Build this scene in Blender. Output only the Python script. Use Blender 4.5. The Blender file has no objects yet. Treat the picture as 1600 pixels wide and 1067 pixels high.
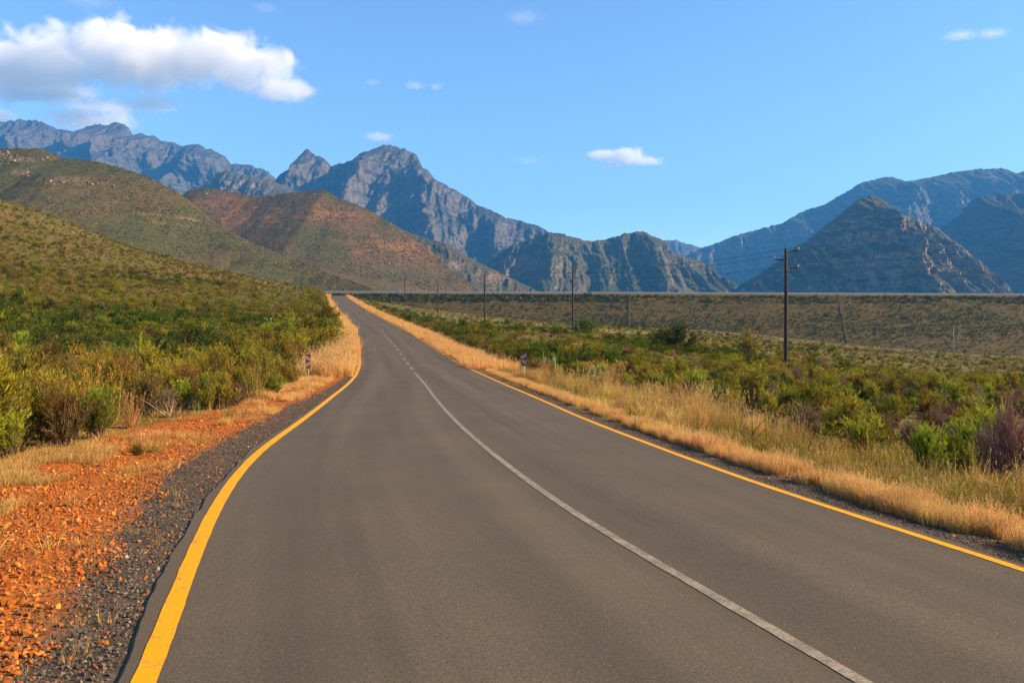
import bpy, math, random
import numpy as np
from mathutils import Vector, Euler

rng = np.random.default_rng(7)
random.seed(7)
S = bpy.context.scene
COL = S.collection

# ------------------------------------------------------------------ camera, sky, sun, exposure
EYE, F, CX, CY = 1.6, 1333.3, 800.0, 533.5
cam_d = bpy.data.cameras.new('camera'); cam_d.lens = 30.0; cam_d.sensor_width = 36.0
cam_d.clip_start = 0.05; cam_d.clip_end = 60000.0
cam = bpy.data.objects.new('camera', cam_d); COL.objects.link(cam)
cam.location = (0, 0, EYE); cam.rotation_euler = (math.radians(90), 0, 0)
S.camera = cam

SUN_EL, SUN_AZ = math.radians(27), math.radians(91)      # azimuth clockwise from +Y
world = bpy.data.worlds.new('World'); S.world = world; world.use_nodes = True
wn = world.node_tree.nodes; wl = world.node_tree.links; wn.clear()
sky = wn.new('ShaderNodeTexSky'); sky.sky_type = 'NISHITA'; sky.sun_disc = False
sky.sun_elevation = SUN_EL; sky.sun_rotation = SUN_AZ
sky.altitude = 200; sky.air_density = 1.0; sky.dust_density = 0.0; sky.ozone_density = 5.0
bg = wn.new('ShaderNodeBackground'); bg.inputs['Strength'].default_value = 0.097
wo = wn.new('ShaderNodeOutputWorld')
wl.new(sky.outputs[0], bg.inputs[0]); wl.new(bg.outputs[0], wo.inputs[0])

sun_d = bpy.data.lights.new('sun', 'SUN'); sun_d.energy = 5.0; sun_d.angle = math.radians(0.53)
sun_d.color = (1.0, 0.74, 0.43)
sun = bpy.data.objects.new('sun', sun_d); COL.objects.link(sun)
to_sun = Vector((math.cos(SUN_EL) * math.sin(SUN_AZ), math.cos(SUN_EL) * math.cos(SUN_AZ), math.sin(SUN_EL)))
sun.rotation_euler = to_sun.to_track_quat('Z', 'Y').to_euler()

S.view_settings.view_transform = 'Standard'; S.view_settings.look = 'None'
S.view_settings.gamma = 1.0; S.view_settings.use_curve_mapping = False
S.view_settings.exposure = 1.42
S.render.engine = 'CYCLES'
S.cycles.volume_bounces = 8; S.cycles.max_bounces = 8
S.cycles.diffuse_bounces = 2; S.cycles.glossy_bounces = 2; S.cycles.transmission_bounces = 4
S.cycles.use_denoising = True
S.cycles.volume_max_steps = 256

# ------------------------------------------------------------------ small helpers
def px(x, d): return (x - CX) / F * d
def pz(y, d): return EYE + (CY - y) / F * d

def tag(o, label=None, cat=None, group=None, kind=None):
    if label: o['label'] = label
    if cat: o['category'] = cat
    if group: o['group'] = group
    if kind: o['kind'] = kind
    return o

def link(o, parent=None):
    COL.objects.link(o)
    if parent is not None: o.parent = parent
    return o

def empty(name, loc=(0, 0, 0), rz=0.0):
    o = bpy.data.objects.new(name, None); link(o); o.location = loc; o.rotation_euler = (0, 0, rz)
    o.empty_display_size = 0.2
    return o

def mesh_np(name, V, Fc, mat=None, smooth=False, col=None, attrs=None):
    """V (n,3); Fc (m,k) all the same k, or a list of such arrays"""
    me = bpy.data.meshes.new(name)
    V = np.asarray(V, dtype=np.float32)
    Fl = Fc if isinstance(Fc, list) else [Fc]
    Fl = [np.asarray(f, dtype=np.int32) for f in Fl if len(f)]
    nl = sum(f.size for f in Fl); nf = sum(len(f) for f in Fl)
    me.vertices.add(len(V)); me.vertices.foreach_set('co', V.ravel())
    me.loops.add(nl); me.loops.foreach_set('vertex_index', np.concatenate([f.ravel() for f in Fl]))
    st, s0 = [], 0
    for f in Fl:
        st.append(s0 + np.arange(len(f)) * f.shape[1]); s0 += f.size
    me.polygons.add(nf); me.polygons.foreach_set('loop_start', np.concatenate(st).astype(np.int32))
    me.polygons.foreach_set('use_smooth', np.full(nf, bool(smooth)))
    me.update(calc_edges=True)
    if col is not None:
        a = me.attributes.new('Col', 'FLOAT_COLOR', 'POINT')
        c = np.ones((len(V), 4), dtype=np.float32); c[:, :3] = col
        a.data.foreach_set('color', c.ravel())
    for k, v in (attrs or {}).items():
        v = np.asarray(v, dtype=np.float32)
        if v.ndim == 1:
            a = me.attributes.new(k, 'FLOAT', 'POINT'); a.data.foreach_set('value', v)
        else:
            a = me.attributes.new(k, 'FLOAT_VECTOR', 'POINT'); a.data.foreach_set('vector', v.ravel())
    if mat: me.materials.append(mat)
    return me

def obj(name, me, parent=None):
    return link(bpy.data.objects.new(name, me), parent)

def grid_faces(nr, nc):
    i = np.arange((nr - 1) * (nc - 1)); r = i // (nc - 1); c = i % (nc - 1); a = r * nc + c
    return np.stack([a, a + 1, a + nc + 1, a + nc], 1)

# value noise ------------------------------------------------------
def _h(ix, iy, seed):
    n = (ix.astype(np.int64) * 374761393 + iy.astype(np.int64) * 668265263 + seed * 1274126177) & 0xFFFFFFFF
    n = ((n ^ (n >> 13)) * 1274126177) & 0xFFFFFFFF
    n = ((n ^ (n >> 16)) * 2246822519) & 0xFFFFFFFF
    return ((n ^ (n >> 15)) & 0xFFFFFF) / float(0xFFFFFF)

def vn(x, y, seed=0):
    x = np.asarray(x, float); y = np.asarray(y, float)
    ix = np.floor(x); iy = np.floor(y); fx = x - ix; fy = y - iy
    ux = fx * fx * fx * (fx * (fx * 6 - 15) + 10); uy = fy * fy * fy * (fy * (fy * 6 - 15) + 10)
    a = _h(ix, iy, seed); b = _h(ix + 1, iy, seed); c = _h(ix, iy + 1, seed); d = _h(ix + 1, iy + 1, seed)
    return (a * (1 - ux) + b * ux) * (1 - uy) + (c * (1 - ux) + d * ux) * uy

def fbm(x, y, seed=0, octv=4, gain=0.5):
    s = 0.0; a = 1.0; t = 0.0
    for i in range(octv):
        s = s + a * vn(x * 2.03 ** i + 17.3 * i, y * 2.03 ** i - 9.1 * i, seed + i); t += a; a *= gain
    return s / t

def ridged(x, y, seed=0, octv=4, gain=0.5):
    s = 0.0; a = 1.0; t = 0.0
    for i in range(octv):
        s = s + a * (1 - np.abs(2 * vn(x * 2.1 ** i + 11.7 * i, y * 2.1 ** i + 3.3 * i, seed + i) - 1)); t += a; a *= gain
    return s / t

def sstep(a, b, x):
    t = np.clip((x - a) / (b - a), 0, 1); return t * t * (3 - 2 * t)

# ------------------------------------------------------------------ materials
def new_mat(name):
    m = bpy.data.materials.new(name); m.use_nodes = True
    nt = m.node_tree; nt.nodes.clear()
    out = nt.nodes.new('ShaderNodeOutputMaterial')
    return m, nt, out

def N(nt, t, **kw):
    n = nt.nodes.new(t)
    for k, v in kw.items():
        if k.startswith('i_'):
            key = k[2:]
            key = int(key) if key.isdigit() else key.replace('_', ' ')
            n.inputs[key].default_value = v
        else: setattr(n, k, v)
    return n

def mixc(nt, fac, a, b, bt='MIX'):
    n = nt.nodes.new('ShaderNodeMix'); n.data_type = 'RGBA'; n.blend_type = bt
    for s, v in ((n.inputs[0], fac), (n.inputs[6], a), (n.inputs[7], b)):
        if isinstance(v, (int, float)): s.default_value = v
        elif isinstance(v, (tuple, list)): s.default_value = (*v[:3], 1)
        else: nt.links.new(v, s)
    return n.outputs[2]

def noise(nt, scale, detail=4, rough=0.55, vec=None, dist=0.0):
    n = nt.nodes.new('ShaderNodeTexNoise'); n.inputs['Scale'].default_value = scale
    n.inputs['Detail'].default_value = detail; n.inputs['Roughness'].default_value = rough
    n.inputs['Distortion'].default_value = dist
    if vec is not None: nt.links.new(vec, n.inputs['Vector'])
    return n.outputs['Fac']

def rng_map(nt, v, a, b, c=0.0, d=1.0, interp='SMOOTHSTEP'):
    n = nt.nodes.new('ShaderNodeMapRange'); n.interpolation_type = interp
    n.inputs[1].default_value = a; n.inputs[2].default_value = b; n.inputs[3].default_value = c; n.inputs[4].default_value = d
    nt.links.new(v, n.inputs[0]); return n.outputs[0]

def math_n(nt, op, a, b=None):
    n = nt.nodes.new('ShaderNodeMath'); n.operation = op
    for i, v in enumerate((a, b)):
        if v is None: continue
        if isinstance(v, (int, float)): n.inputs[i].default_value = v
        else: nt.links.new(v, n.inputs[i])
    return n.outputs[0]

def bsdf(nt, out, color, rough=0.8, spec=0.2, bump=None, bstr=0.3, bdist=0.02, metal=0.0):
    b = nt.nodes.new('ShaderNodeBsdfPrincipled')
    if isinstance(color, (tuple, list)): b.inputs['Base Color'].default_value = (*color[:3], 1)
    else: nt.links.new(color, b.inputs['Base Color'])
    b.inputs['Roughness'].default_value = rough; b.inputs['Specular IOR Level'].default_value = spec
    b.inputs['Metallic'].default_value = metal
    if bump is not None:
        bn = nt.nodes.new('ShaderNodeBump'); bn.inputs['Strength'].default_value = bstr; bn.inputs['Distance'].default_value = bdist
        nt.links.new(bump, bn.inputs['Height']); nt.links.new(bn.outputs[0], b.inputs['Normal'])
    nt.links.new(b.outputs[0], out.inputs[0]); return b

def objcoord(nt):
    return nt.nodes.new('ShaderNodeTexCoord').outputs['Object']
def geopos(nt):
    return nt.nodes.new('ShaderNodeNewGeometry').outputs['Position']
def attr(nt, name, out='Color'):
    a = nt.nodes.new('ShaderNodeAttribute'); a.attribute_name = name; return a.outputs[out]

def plain(name, c, rough=0.7, spec=0.3, var=0.25, scale=30, metal=0.0):
    m, nt, out = new_mat(name)
    n = noise(nt, scale, 5, 0.6, objcoord(nt))
    dk = tuple(x * (1 - var) for x in c); lt = tuple(min(1, x * (1 + var)) for x in c)
    bsdf(nt, out, mixc(nt, rng_map(nt, n, 0.3, 0.7), dk, lt), rough, spec, n, 0.2, 0.01, metal)
    return m

def leaf_mat(name, trans=0.36, var=0.5, hue=.022):
    """per-vertex leaf colour, varied from plant to plant"""
    m, nt, out = new_mat(name)
    c = attr(nt, 'Col')
    oi = nt.nodes.new('ShaderNodeObjectInfo')
    hsv = nt.nodes.new('ShaderNodeHueSaturation')
    nt.links.new(c, hsv.inputs['Color'])
    nt.links.new(rng_map(nt, oi.outputs['Random'], 0, 1, 1 - var, 1 + var, 'LINEAR'), hsv.inputs['Value'])
    r2 = math_n(nt, 'FRACT', math_n(nt, 'MULTIPLY', oi.outputs['Random'], 37.31))
    nt.links.new(rng_map(nt, r2, 0, 1, .5 - hue, .5 + hue, 'LINEAR'), hsv.inputs['Hue'])
    b = nt.nodes.new('ShaderNodeBsdfPrincipled'); b.inputs['Roughness'].default_value = 0.75
    b.inputs['Specular IOR Level'].default_value = 0.06
    nt.links.new(hsv.outputs[0], b.inputs['Base Color'])
    t = nt.nodes.new('ShaderNodeBsdfTranslucent'); nt.links.new(hsv.outputs[0], t.inputs['Color'])
    mx = nt.nodes.new('ShaderNodeMixShader'); mx.inputs[0].default_value = trans
    nt.links.new(b.outputs[0], mx.inputs[1]); nt.links.new(t.outputs[0], mx.inputs[2])
    nt.links.new(mx.outputs[0], out.inputs[0]); return m

M_LEAF = leaf_mat('leaf')
M_GRASS = leaf_mat('grass_blade', 0.3, 0.25)
M_TWIG = leaf_mat('twig', 0.0, 0.25)
M_STONE = leaf_mat('stone', 0.0, 0.35, .007)

# ------------------------------------------------------------------ road centre line, lines and height
def smooth_curve(pts, sig=0.06):
    p = np.array(pts, float); q = np.log(p[:, 0] + 14.0)
    g = np.linspace(q[0] - 0.6, q[-1] + 0.6, 1400)
    v = np.interp(g, q, p[:, 1])
    lo = g < q[0]; v[lo] = p[0, 1] + (np.exp(g[lo]) - np.exp(q[0])) * (p[1, 1] - p[0, 1]) / (p[1, 0] - p[0, 0])
    hi = g > q[-1]; v[hi] = p[-1, 1] + (np.exp(g[hi]) - np.exp(q[-1])) * (p[-1, 1] - p[-2, 1]) / (p[-1, 0] - p[-2, 0])
    dg = g[1] - g[0]; k = np.arange(-200, 201) * dg; w = np.exp(-0.5 * (k / sig) ** 2); w /= w.sum()
    vp = np.concatenate([2 * v[0] - v[200:0:-1], v, 2 * v[-1] - v[-2:-202:-1]])
    vs = np.convolve(vp, w, 'valid')
    return lambda d: np.interp(np.log(np.maximum(np.asarray(d, float), -12.5) + 14.0), g, vs)

XL = smooth_curve([(-10, 1.9), (-4, .42), (0, -.62), (4, -1.70), (4.57, -1.86), (6.16, -2.32), (8.4, -2.90), (11.2, -3.5), (13.5, -3.83), (16.6, -4.15),
                   (22.3, -4.87), (31.2, -6.0), (40, -7.25), (51, -9.0), (72.7, -12.8), (108, -19.4), (154, -30.0), (228, -46.6), (333, -70.2), (420, -90)])
XC = smooth_curve([(-10, 5.7), (-4, 4.0), (0, 2.83), (4.02, 1.63), (5.82, 1.12), (7.77, .58), (11.3, -.13), (16.8, -1.09), (22.5, -1.94), (31, -3.1), (40, -4.45), (51, -6.15),
                   (72.7, -9.85), (108, -16.4), (154, -27.0), (228, -43.6), (333, -67.2), (420, -87)])
XR = smooth_curve([(-10, 7.4), (-4, 5.9), (0, 4.9), (4, 4.03), (6, 3.6), (7.03, 3.36), (7.8, 3.14), (8.9, 2.91), (11.1, 2.49), (13.45, 2.13), (15.4, 1.82),
                   (18.4, 1.38), (23.6, .8), (30.7, -.12), (40, -1.3), (51, -3.05), (72.7, -6.8), (108, -13.4), (154, -24.0), (228, -40.6), (333, -64.2), (420, -84)])
ZR = smooth_curve([(-10, 0), (0, 0), (20, 0), (33, 0.0), (40, .03), (51, .24), (72.7, 1.2), (108, 3.05), (154, 6.1), (228, 11.3), (300, 16.9), (333, 19.4), (360, 20.9), (420, 22.6), (600, 24)], 0.04)

# ------------------------------------------------------------------ terrain height: thin-plate spline through survey points
CP = []
for d in (-60, -30, -10, 0, 8, 16, 26, 40, 51, 72.7, 108, 154, 200, 250, 300, 333, 360, 420):
    xm = float((XL(d) + XR(d)) / 2) if d >= -10 else 4 - .3 * d
    CP.append((xm, d, float(ZR(max(d, -10)))))
def cp_ray(x, rows):
    for d, z in rows: CP.append(((x - CX) / F * d, d, z))
cp_ray(60, [(14, -.05), (25, -.2), (40, .35), (55, 1.1), (70, 2.7), (110, 7.3), (160, 15.5), (200, 24.5), (250, 36), (285, 44.6), (330, 46), (420, 45)])
cp_ray(-250, [(40, .6), (90, 7), (160, 22), (230, 45), (290, 66), (420, 70)])
cp_ray(300, [(25, -.15), (40, .15), (55, .7), (70, 1.9), (110, 5.4), (160, 11.2), (200, 16.2), (255, 24.2), (285, 26.6), (330, 28), (420, 28)])
cp_ray(430, [(60, .8), (110, 4.1), (160, 8.7), (220, 14.5), (290, 21.4), (330, 23.3), (420, 25)])
cp_ray(1600, [(12, -.5), (20, -.7), (50, -1.1), (100, -1.8), (200, -3.2), (300, -4.6), (440, -6.4), (520, -7)])
cp_ray(1316, [(30, -.75), (60, -1.0), (100, -1.0), (200, -.7), (300, -.2), (450, .3), (520, .5)])
cp_ray(1228, [(72, -1.05)])
cp_ray(1100, [(20, -.5), (40, -.5), (72, 0.0), (100, .7), (200, 3.0), (300, 4.6), (460, 7.6), (540, 8)])
cp_ray(1000, [(300, 5.4), (460, 9.0)])
cp_ray(895, [(60, .6), (90, 1.8), (135, 3.2), (300, 6.9), (470, 11.2)])
cp_ray(757, [(120, 3.3), (171, 5.3), (300, 9.4), (475, 13.6)])
cp_ray(684, [(250, 9.8)])
cp_ray(632, [(285, 13.6)])
cp_ray(590, [(475, 21.5), (540, 21.5)])
cp_ray(2200, [(40, -1.4), (110, -2.6), (300, -7.5), (450, -9)])
CP += [(-6, -25, 0), (12, -25, -.4), (-40, -40, 1), (60, -40, -1.5), (-60, 10, 1.5), (-110, 30, 8), (-300, 60, 45), (-400, 250, 110), (120, 10, -2), (300, 100, -6), (-8, 6, -.05), (9, 6, -.35)]
CP = np.array(CP, float)
SC = 100.0
def _U(r2): return np.where(r2 > 1e-12, r2 * np.log(np.maximum(r2, 1e-12)), 0.0)
_p = CP[:, :2] / SC; _n = len(CP)
_A = np.zeros((_n + 3, _n + 3))
_A[:_n, :_n] = _U(((_p[:, None] - _p[None]) ** 2).sum(-1)) + np.eye(_n) * 0.0006
_A[:_n, _n] = 1; _A[:_n, _n + 1:] = _p; _A[_n, :_n] = 1; _A[_n + 1:, :_n] = _p.T
_w = np.linalg.solve(_A, np.concatenate([CP[:, 2], [0, 0, 0]]))

def tps(X, Y):
    X = np.asarray(X, float); Y = np.asarray(Y, float); sh = X.shape
    q = np.stack([X.ravel(), Y.ravel()], 1) / SC; out = np.empty(len(q))
    for i in range(0, len(q), 20000):
        b = q[i:i + 20000]
        out[i:i + 20000] = _U(((b[:, None] - _p[None]) ** 2).sum(-1)) @ _w[:_n] + _w[_n] + b @ _w[_n + 1:]
    return out.reshape(sh)

def side_off(X, Y):
    """metres outside the painted edge lines (negative on the road); sign of side"""
    l = XL(Y) - X; r = X - XR(Y)
    return np.maximum(l, r), np.where(l > r, -1, 1)

def height(X, Y):
    X = np.asarray(X, float); Y = np.asarray(Y, float)
    z = tps(np.clip(X, -420, 420), np.clip(Y, -70, 560))
    far = sstep(450, 900, np.abs(X)) + sstep(540, 800, Y) + sstep(-70, -300, Y)
    far = np.clip(far, 0, 1)
    z = z * (1 - far) + far * np.where(X < -300, 20, 0)
    off, sd = side_off(X, Y)
    near = 1 - sstep(0.3, 5.5, off)
    near = near * (1 - sstep(370, 460, Y)) * sstep(-60, -12, Y)
    zr = ZR(np.clip(Y, -10, 600))
    drop = np.where(off > 0.05, -0.014 - 0.035 * np.clip(off, 0, 4) * np.where(sd > 0, 1.6, 0.5), -0.06)
    z = z * (1 - near) + (zr + drop) * near
    # low relief away from the road
    am = sstep(1.0, 6.0, off)
    z = z + am * (fbm(X / 6.0, Y / 6.0, 5, 3) - .5) * 0.30 + am * (fbm(X / 24., Y / 24., 8, 3) - .5) * 0.8 * sstep(25, 90, Y)
    z = z + sstep(.15, .6, off) * (fbm(X / .5, Y / .5, 15, 3) - .5) * 0.05
    # beyond the brow of the road the ground falls out of sight
    return z

dd = np.concatenate([np.linspace(-12, 3, 24)[:-1], np.geomspace(3, 30, 210)[:-1], np.geomspace(30, 620, 190)[:-1], np.geomspace(620, 7000, 24)])
dd = np.concatenate([[-1500, -600, -250, -120, -60, -30, -18], dd])
ow = np.concatenate([np.linspace(0, 3.0, 8)[:-1], np.linspace(3.0, 8, 62)[:-1], np.geomspace(8, 60, 90)[:-1], np.geomspace(60, 7000, 70)])
oo = np.concatenate([-ow[::-1], ow[1:]])
DD, OO = np.meshgrid(dd, oo, indexing='ij')
XMID = lambda d: (XL(np.clip(d, -10, 500)) + XR(np.clip(d, -10, 500))) / 2
fade = 1 - sstep(500, 900, DD)
TX = XMID(DD) * fade + OO; TY = DD
TZ = height(TX, TY)
TOFF, TSD = side_off(TX, TY)

def ground_colour(X, Y, off, sd):
    n1 = fbm(X / 1.3, Y / 1.3, 21, 4); n2 = fbm(X / 9., Y / 9., 22, 4); n3 = fbm(X / 40., Y / 40., 23, 3)
    def C(*c): return np.array(c)
    soil = C(.23, .115, .045); straw = C(.33, .22, .085); olive = C(.105, .09, .015); brown = C(.13, .082, .021); pale = C(.17, .155, .042)
    base = olive + (brown - olive) * sstep(.4, .62, n2)[..., None]
    base = base + (pale - base) * (sstep(.55, .7, n3) * sstep(30, 80, Y))[..., None]
    base = base + (straw - base) * (sstep(.56, .72, n1) * .55 * (1 - .85 * sstep(35, 100, Y)))[..., None]
    # shoulder bands
    o = off + (n1 - .5) * .35
    dark = C(.085, .066, .048); orange = C(.36, .112, .022)
    wob = np.where(sd < 0, np.interp(Y, [0, 5, 8, 12, 20, 32, 45], [.55, .62, .78, .95, .82, .52, .3]), np.interp(Y, [0, 10, 30, 60], [.65, .6, .4, .25]))
    bandw = np.where(sd < 0, np.interp(Y, [0, 11, 15, 20, 32, 50], [3.4, 3.4, 2.9, 2.4, 1.4, .9]), 2.6)
    left_o = (sd < 0) * (1 - sstep(bandw - .2, bandw + .5, o)) * (1 - sstep(45, 75, Y))
    base = base + (orange - base) * left_o[..., None]
    rs = (sd > 0) * (1 - sstep(4.0, 6.0, o)); rcol = straw * .3 + brown * .7
    base = base + (rcol - base) * (rs * .8)[..., None]
    ls = (sd < 0) * (1 - sstep(1.5, 3.0, o)) * sstep(45, 75, Y)
    base = base + (straw - base) * (ls * .8)[..., None]
    rsoil = (sd > 0) * (1 - sstep(1.4, 2.6, o)) * sstep(40, 60, Y)
    base = base + (C(.40, .20, .075) - base) * (rsoil * .75)[..., None]
    dk = 1 - sstep(wob - .08, wob + .08, o)
    base = base + (dark - base) * dk[..., None]
    return base

GC = ground_colour(TX, TY, TOFF, TSD)
m_ground, nt, out = new_mat('ground')
pos = geopos(nt); gc = attr(nt, 'Col')
n_f = noise(nt, 22, 6, 0.65, pos); n_m = noise(nt, 2.2, 5, 0.6, pos)
c = mixc(nt, 1.0, gc, mixc(nt, rng_map(nt, n_f, .3, .7), (.5, .5, .5), (1.45, 1.45, 1.45)), 'MULTIPLY')
c = mixc(nt, 1.0, c, mixc(nt, rng_map(nt, n_m, .3, .7), (.72, .75, .7), (1.2, 1.15, 1.1)), 'MULTIPLY')
bsdf(nt, out, c, 0.95, 0.1, n_f, 0.7, 0.03)
terrain = obj('ground', mesh_np('ground', np.stack([TX, TY, TZ], -1).reshape(-1, 3), grid_faces(*TX.shape)[:, ::-1] if False else grid_faces(*TX.shape), m_ground, True, GC.reshape(-1, 3)))
tag(terrain, kind='structure')

# ------------------------------------------------------------------ road surface and painted lines
rd = np.concatenate([np.linspace(-10, 3, 20)[:-1], np.geomspace(3, 40, 260)[:-1], np.linspace(40, 352, 300)])
fr = np.linspace(0, 1, 25)
lip_l = .15 + .045 * (fbm(rd / .9, rd * 0, 31, 3) - .5) * 2 + .022 * (fbm(rd / .22, rd * 0, 33, 3) - .5)
lip_r = .13 + .05 * (fbm(rd / .6, rd * 0, 32, 4) - .5) * 2
EL = XL(rd) - lip_l; ER = XR(rd) + lip_r
RX = EL[:, None] * (1 - fr) + ER[:, None] * fr
RY = np.repeat(rd[:, None], 25, 1); RZ = np.repeat(ZR(rd)[:, None], 25, 1) + .02 * (1 - (2 * fr - 1) ** 2)[None]
skL = np.stack([EL - .10, rd, ZR(rd) - .085], 1)[:, None]; skR = np.stack([ER + .05, rd, ZR(rd) - .085], 1)[:, None]
RV = np.concatenate([skL, np.stack([RX, RY, RZ], -1), skR], 1)
ro = np.concatenate([(EL - XC(rd))[:, None], RX - XC(rd)[:, None], (ER - XC(rd))[:, None]], 1)
ruv = np.stack([ro, np.repeat(rd[:, None], 27, 1), np.zeros_like(ro)], -1)

m_road, nt, out = new_mat('asphalt')
uv = attr(nt, 'ruv', 'Vector'); pos = geopos(nt)
g1 = noise(nt, 95, 4, .8, pos); g2 = noise(nt, 40, 4, .7, pos); g3 = noise(nt, .5, 5, .6, pos)
mp = nt.nodes.new('ShaderNodeMapping'); mp.inputs['Scale'].default_value = (1.6, .045, 1); nt.links.new(uv, mp.inputs[0])
tr = noise(nt, 1.0, 4, .55, mp.outputs[0])
mp2 = nt.nodes.new('ShaderNodeMapping'); mp2.inputs['Scale'].default_value = (1.1, 7.0, 1); nt.links.new(pos, mp2.inputs[0])
sc_ = noise(nt, 1.3, 6, .7, mp2.outputs[0])
vor = nt.nodes.new('ShaderNodeTexVoronoi'); vor.inputs['Scale'].default_value = 75; nt.links.new(pos, vor.inputs['Vector'])
c = mixc(nt, rng_map(nt, g1, .25, .75), (.052, .042, .029), (.146, .118, .080))
c = mixc(nt, math_n(nt, 'MULTIPLY', rng_map(nt, vor.outputs['Color'], .82, .97), .4), c, (.22, .18, .14))
c = mixc(nt, 1.0, c, mixc(nt, rng_map(nt, tr, .3, .7), (.86, .86, .87), (1.12, 1.11, 1.09)), 'MULTIPLY')
c = mixc(nt, 1.0, c, mixc(nt, rng_map(nt, g3, .3, .7), (.92, .94, .96), (1.07, 1.05, 1.0)), 'MULTIPLY')
c = mixc(nt, math_n(nt, 'MULTIPLY', rng_map(nt, sc_, .72, .80), .45), c, (.05, .03, .018))
sx = nt.nodes.new('ShaderNodeSeparateXYZ'); nt.links.new(uv, sx.inputs[0])
wv = math_n(nt, 'COSINE', math_n(nt, 'MULTIPLY', math_n(nt, 'ADD', sx.outputs['X'], math_n(nt, 'MULTIPLY', tr, .5)), 3.9))
c = mixc(nt, 1.0, c, mixc(nt, rng_map(nt, wv, -1, 1), (.93, .93, .94), (1.05, 1.045, 1.03)), 'MULTIPLY')
hb = math_n(nt, 'ADD', math_n(nt, 'MULTIPLY', g1, .6), g2)
bsdf(nt, out, c, .85, .12, hb, .55, .006)
road = obj('road', mesh_np('road', RV.reshape(-1, 3), grid_faces(len(rd), 27), m_road, False, None, {'ruv': ruv.reshape(-1, 3)}))
tag(road, kind='structure')

def paint_mat(name, c, wear):
    m, nt, out = new_mat(name); pos = geopos(nt)
    a = noise(nt, 70, 5, .7, pos); b = noise(nt, 6, 5, .65, pos)
    w = rng_map(nt, math_n(nt, 'ADD', math_n(nt, 'MULTIPLY', a, .6), math_n(nt, 'MULTIPLY', b, .5)), .62 - wear, .80 - wear)
    cc = mixc(nt, math_n(nt, 'MULTIPLY', w, .75), c, (.10, .085, .065))
    cc = mixc(nt, 1.0, cc, mixc(nt, rng_map(nt, b, .3, .7), (.88, .88, .88), (1.05, 1.05, 1.05)), 'MULTIPLY')
    bsdf(nt, out, cc, .75, .1, a, .25, .004); return m
M_YEL = paint_mat('yellow_road_paint', (.86, .36, .002), 0.09)
M_WHT = paint_mat('white_road_paint', (.36, .30, .21), .18)

def strip(name, xf, o0, o1, d0, d1, mat, n, lab):
    d = np.geomspace(d0 + 12, d1 + 12, n) - 12
    e0 = xf(d) + o0 + .008 * (vn(d / .15, d * 0, 41) - .5); e1 = xf(d) + o1 + .008 * (vn(d / .15, d * 0, 42) - .5)
    eL = np.interp(d, rd, EL); eR = np.interp(d, rd, ER); fx = lambda X: ZR(d) + .02 * (1 - (2 * np.clip((X - eL) / (eR - eL), 0, 1) - 1) ** 2) + .0035 + .00003 * np.maximum(d, 0)
    V = np.stack([np.stack([e0, d, fx(e0)], 1), np.stack([e1, d, fx(e1)], 1)], 1).reshape(-1, 3)
    o = obj(name, mesh_np(name, V, grid_faces(n, 2), mat), road)
    if lab: o['label'] = lab
    return o
strip('edge_line', XL, -.062, .062, -9, 345, M_YEL, 500, 'solid yellow line along the gravel shoulder edge')
strip('edge_line', XR, -.045, .045, -9, 345, M_YEL, 500, 'solid yellow line along the golden grass verge')
strip('centre_line', XC, -.043, .043, -9, 41.5, M_WHT, 300, 'worn solid white centre line')
for (ya, yb) in ((578, 574), (570.5, 567), (563, 559.5), (555.5, 552), (548.5, 545), (542, 539), (536, 533.2), (531.6, 529.2), (527.3, 525), (523.8, 522), (520, 518.3), (517.8, 516.4)):
    dg = np.linspace(35, 130, 3000); rowy = CY - (ZR(dg) - EYE) / dg * F
    da = float(np.interp(-ya, -rowy, dg)); db = float(np.interp(-yb, -rowy, dg))
    strip('centre_dash', XC, -.055, .055, da, db, M_WHT, 6, None)
for k in range(24):
    d0 = 118 + k * 9.0
    strip('centre_dash', XC, -.05, .05, d0, d0 + 3, M_WHT, 4, None)

# ------------------------------------------------------------------ dam
def dam_pt(x, r, z):      # r metres towards the camera from the crest line
    Y0 = 507 + (x + 107) * (28 / 428.0)
    return (x, Y0 - r, z)
CREST = 30.5; SLOPE = 1.65
dam = empty('dam', (100, 520, 0)); tag(dam, 'long planted earth dam wall crossing the valley behind the power poles', 'dam')
def child(name, me, parent, off):
    o = obj(name, me, parent); o.location = (-off[0], -off[1], -off[2]); return o
DOFF = (100, 520, 0)
xs = np.linspace(-150, 900, 420); tt = np.linspace(0, 1, 60)
V = []
for t in tt:
    z = CREST - t * 48
    r = (CREST - z) * SLOPE
    yy = np.array([dam_pt(x, r, z)[1] for x in xs]) + (fbm(xs / 14, xs * 0 + t * 12, 51, 3) - .5) * 1.2 * min(1, t * 8)
    berm = .2 * math.sin(t * 48 * 1.1) * min(1, t * 8)
    V.append(np.stack([xs, yy - berm, np.full_like(xs, z)], 1))
V = np.array(V)
m_dam, nt, out = new_mat('dam_soil'); pos = geopos(nt)
mpd = nt.nodes.new('ShaderNodeMapping'); mpd.inputs['Scale'].default_value = (.05, .05, .55); nt.links.new(pos, mpd.inputs[0])
bd = noise(nt, 1.0, 4, .6, mpd.outputs[0]); fn = noise(nt, .8, 5, .65, pos)
c = mixc(nt, rng_map(nt, bd, .35, .65), (.070, .050, .011), (.108, .066, .017))
c = mixc(nt, rng_map(nt, fn, .48, .66), c, (.045, .046, .011))
bsdf(nt, out, c, .95, .1, fn, .5, .4)
child('embankment', mesh_np('embankment', V.reshape(-1, 3), grid_faces(60, 420), m_dam, True), dam, DOFF)
Vt = []
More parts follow.
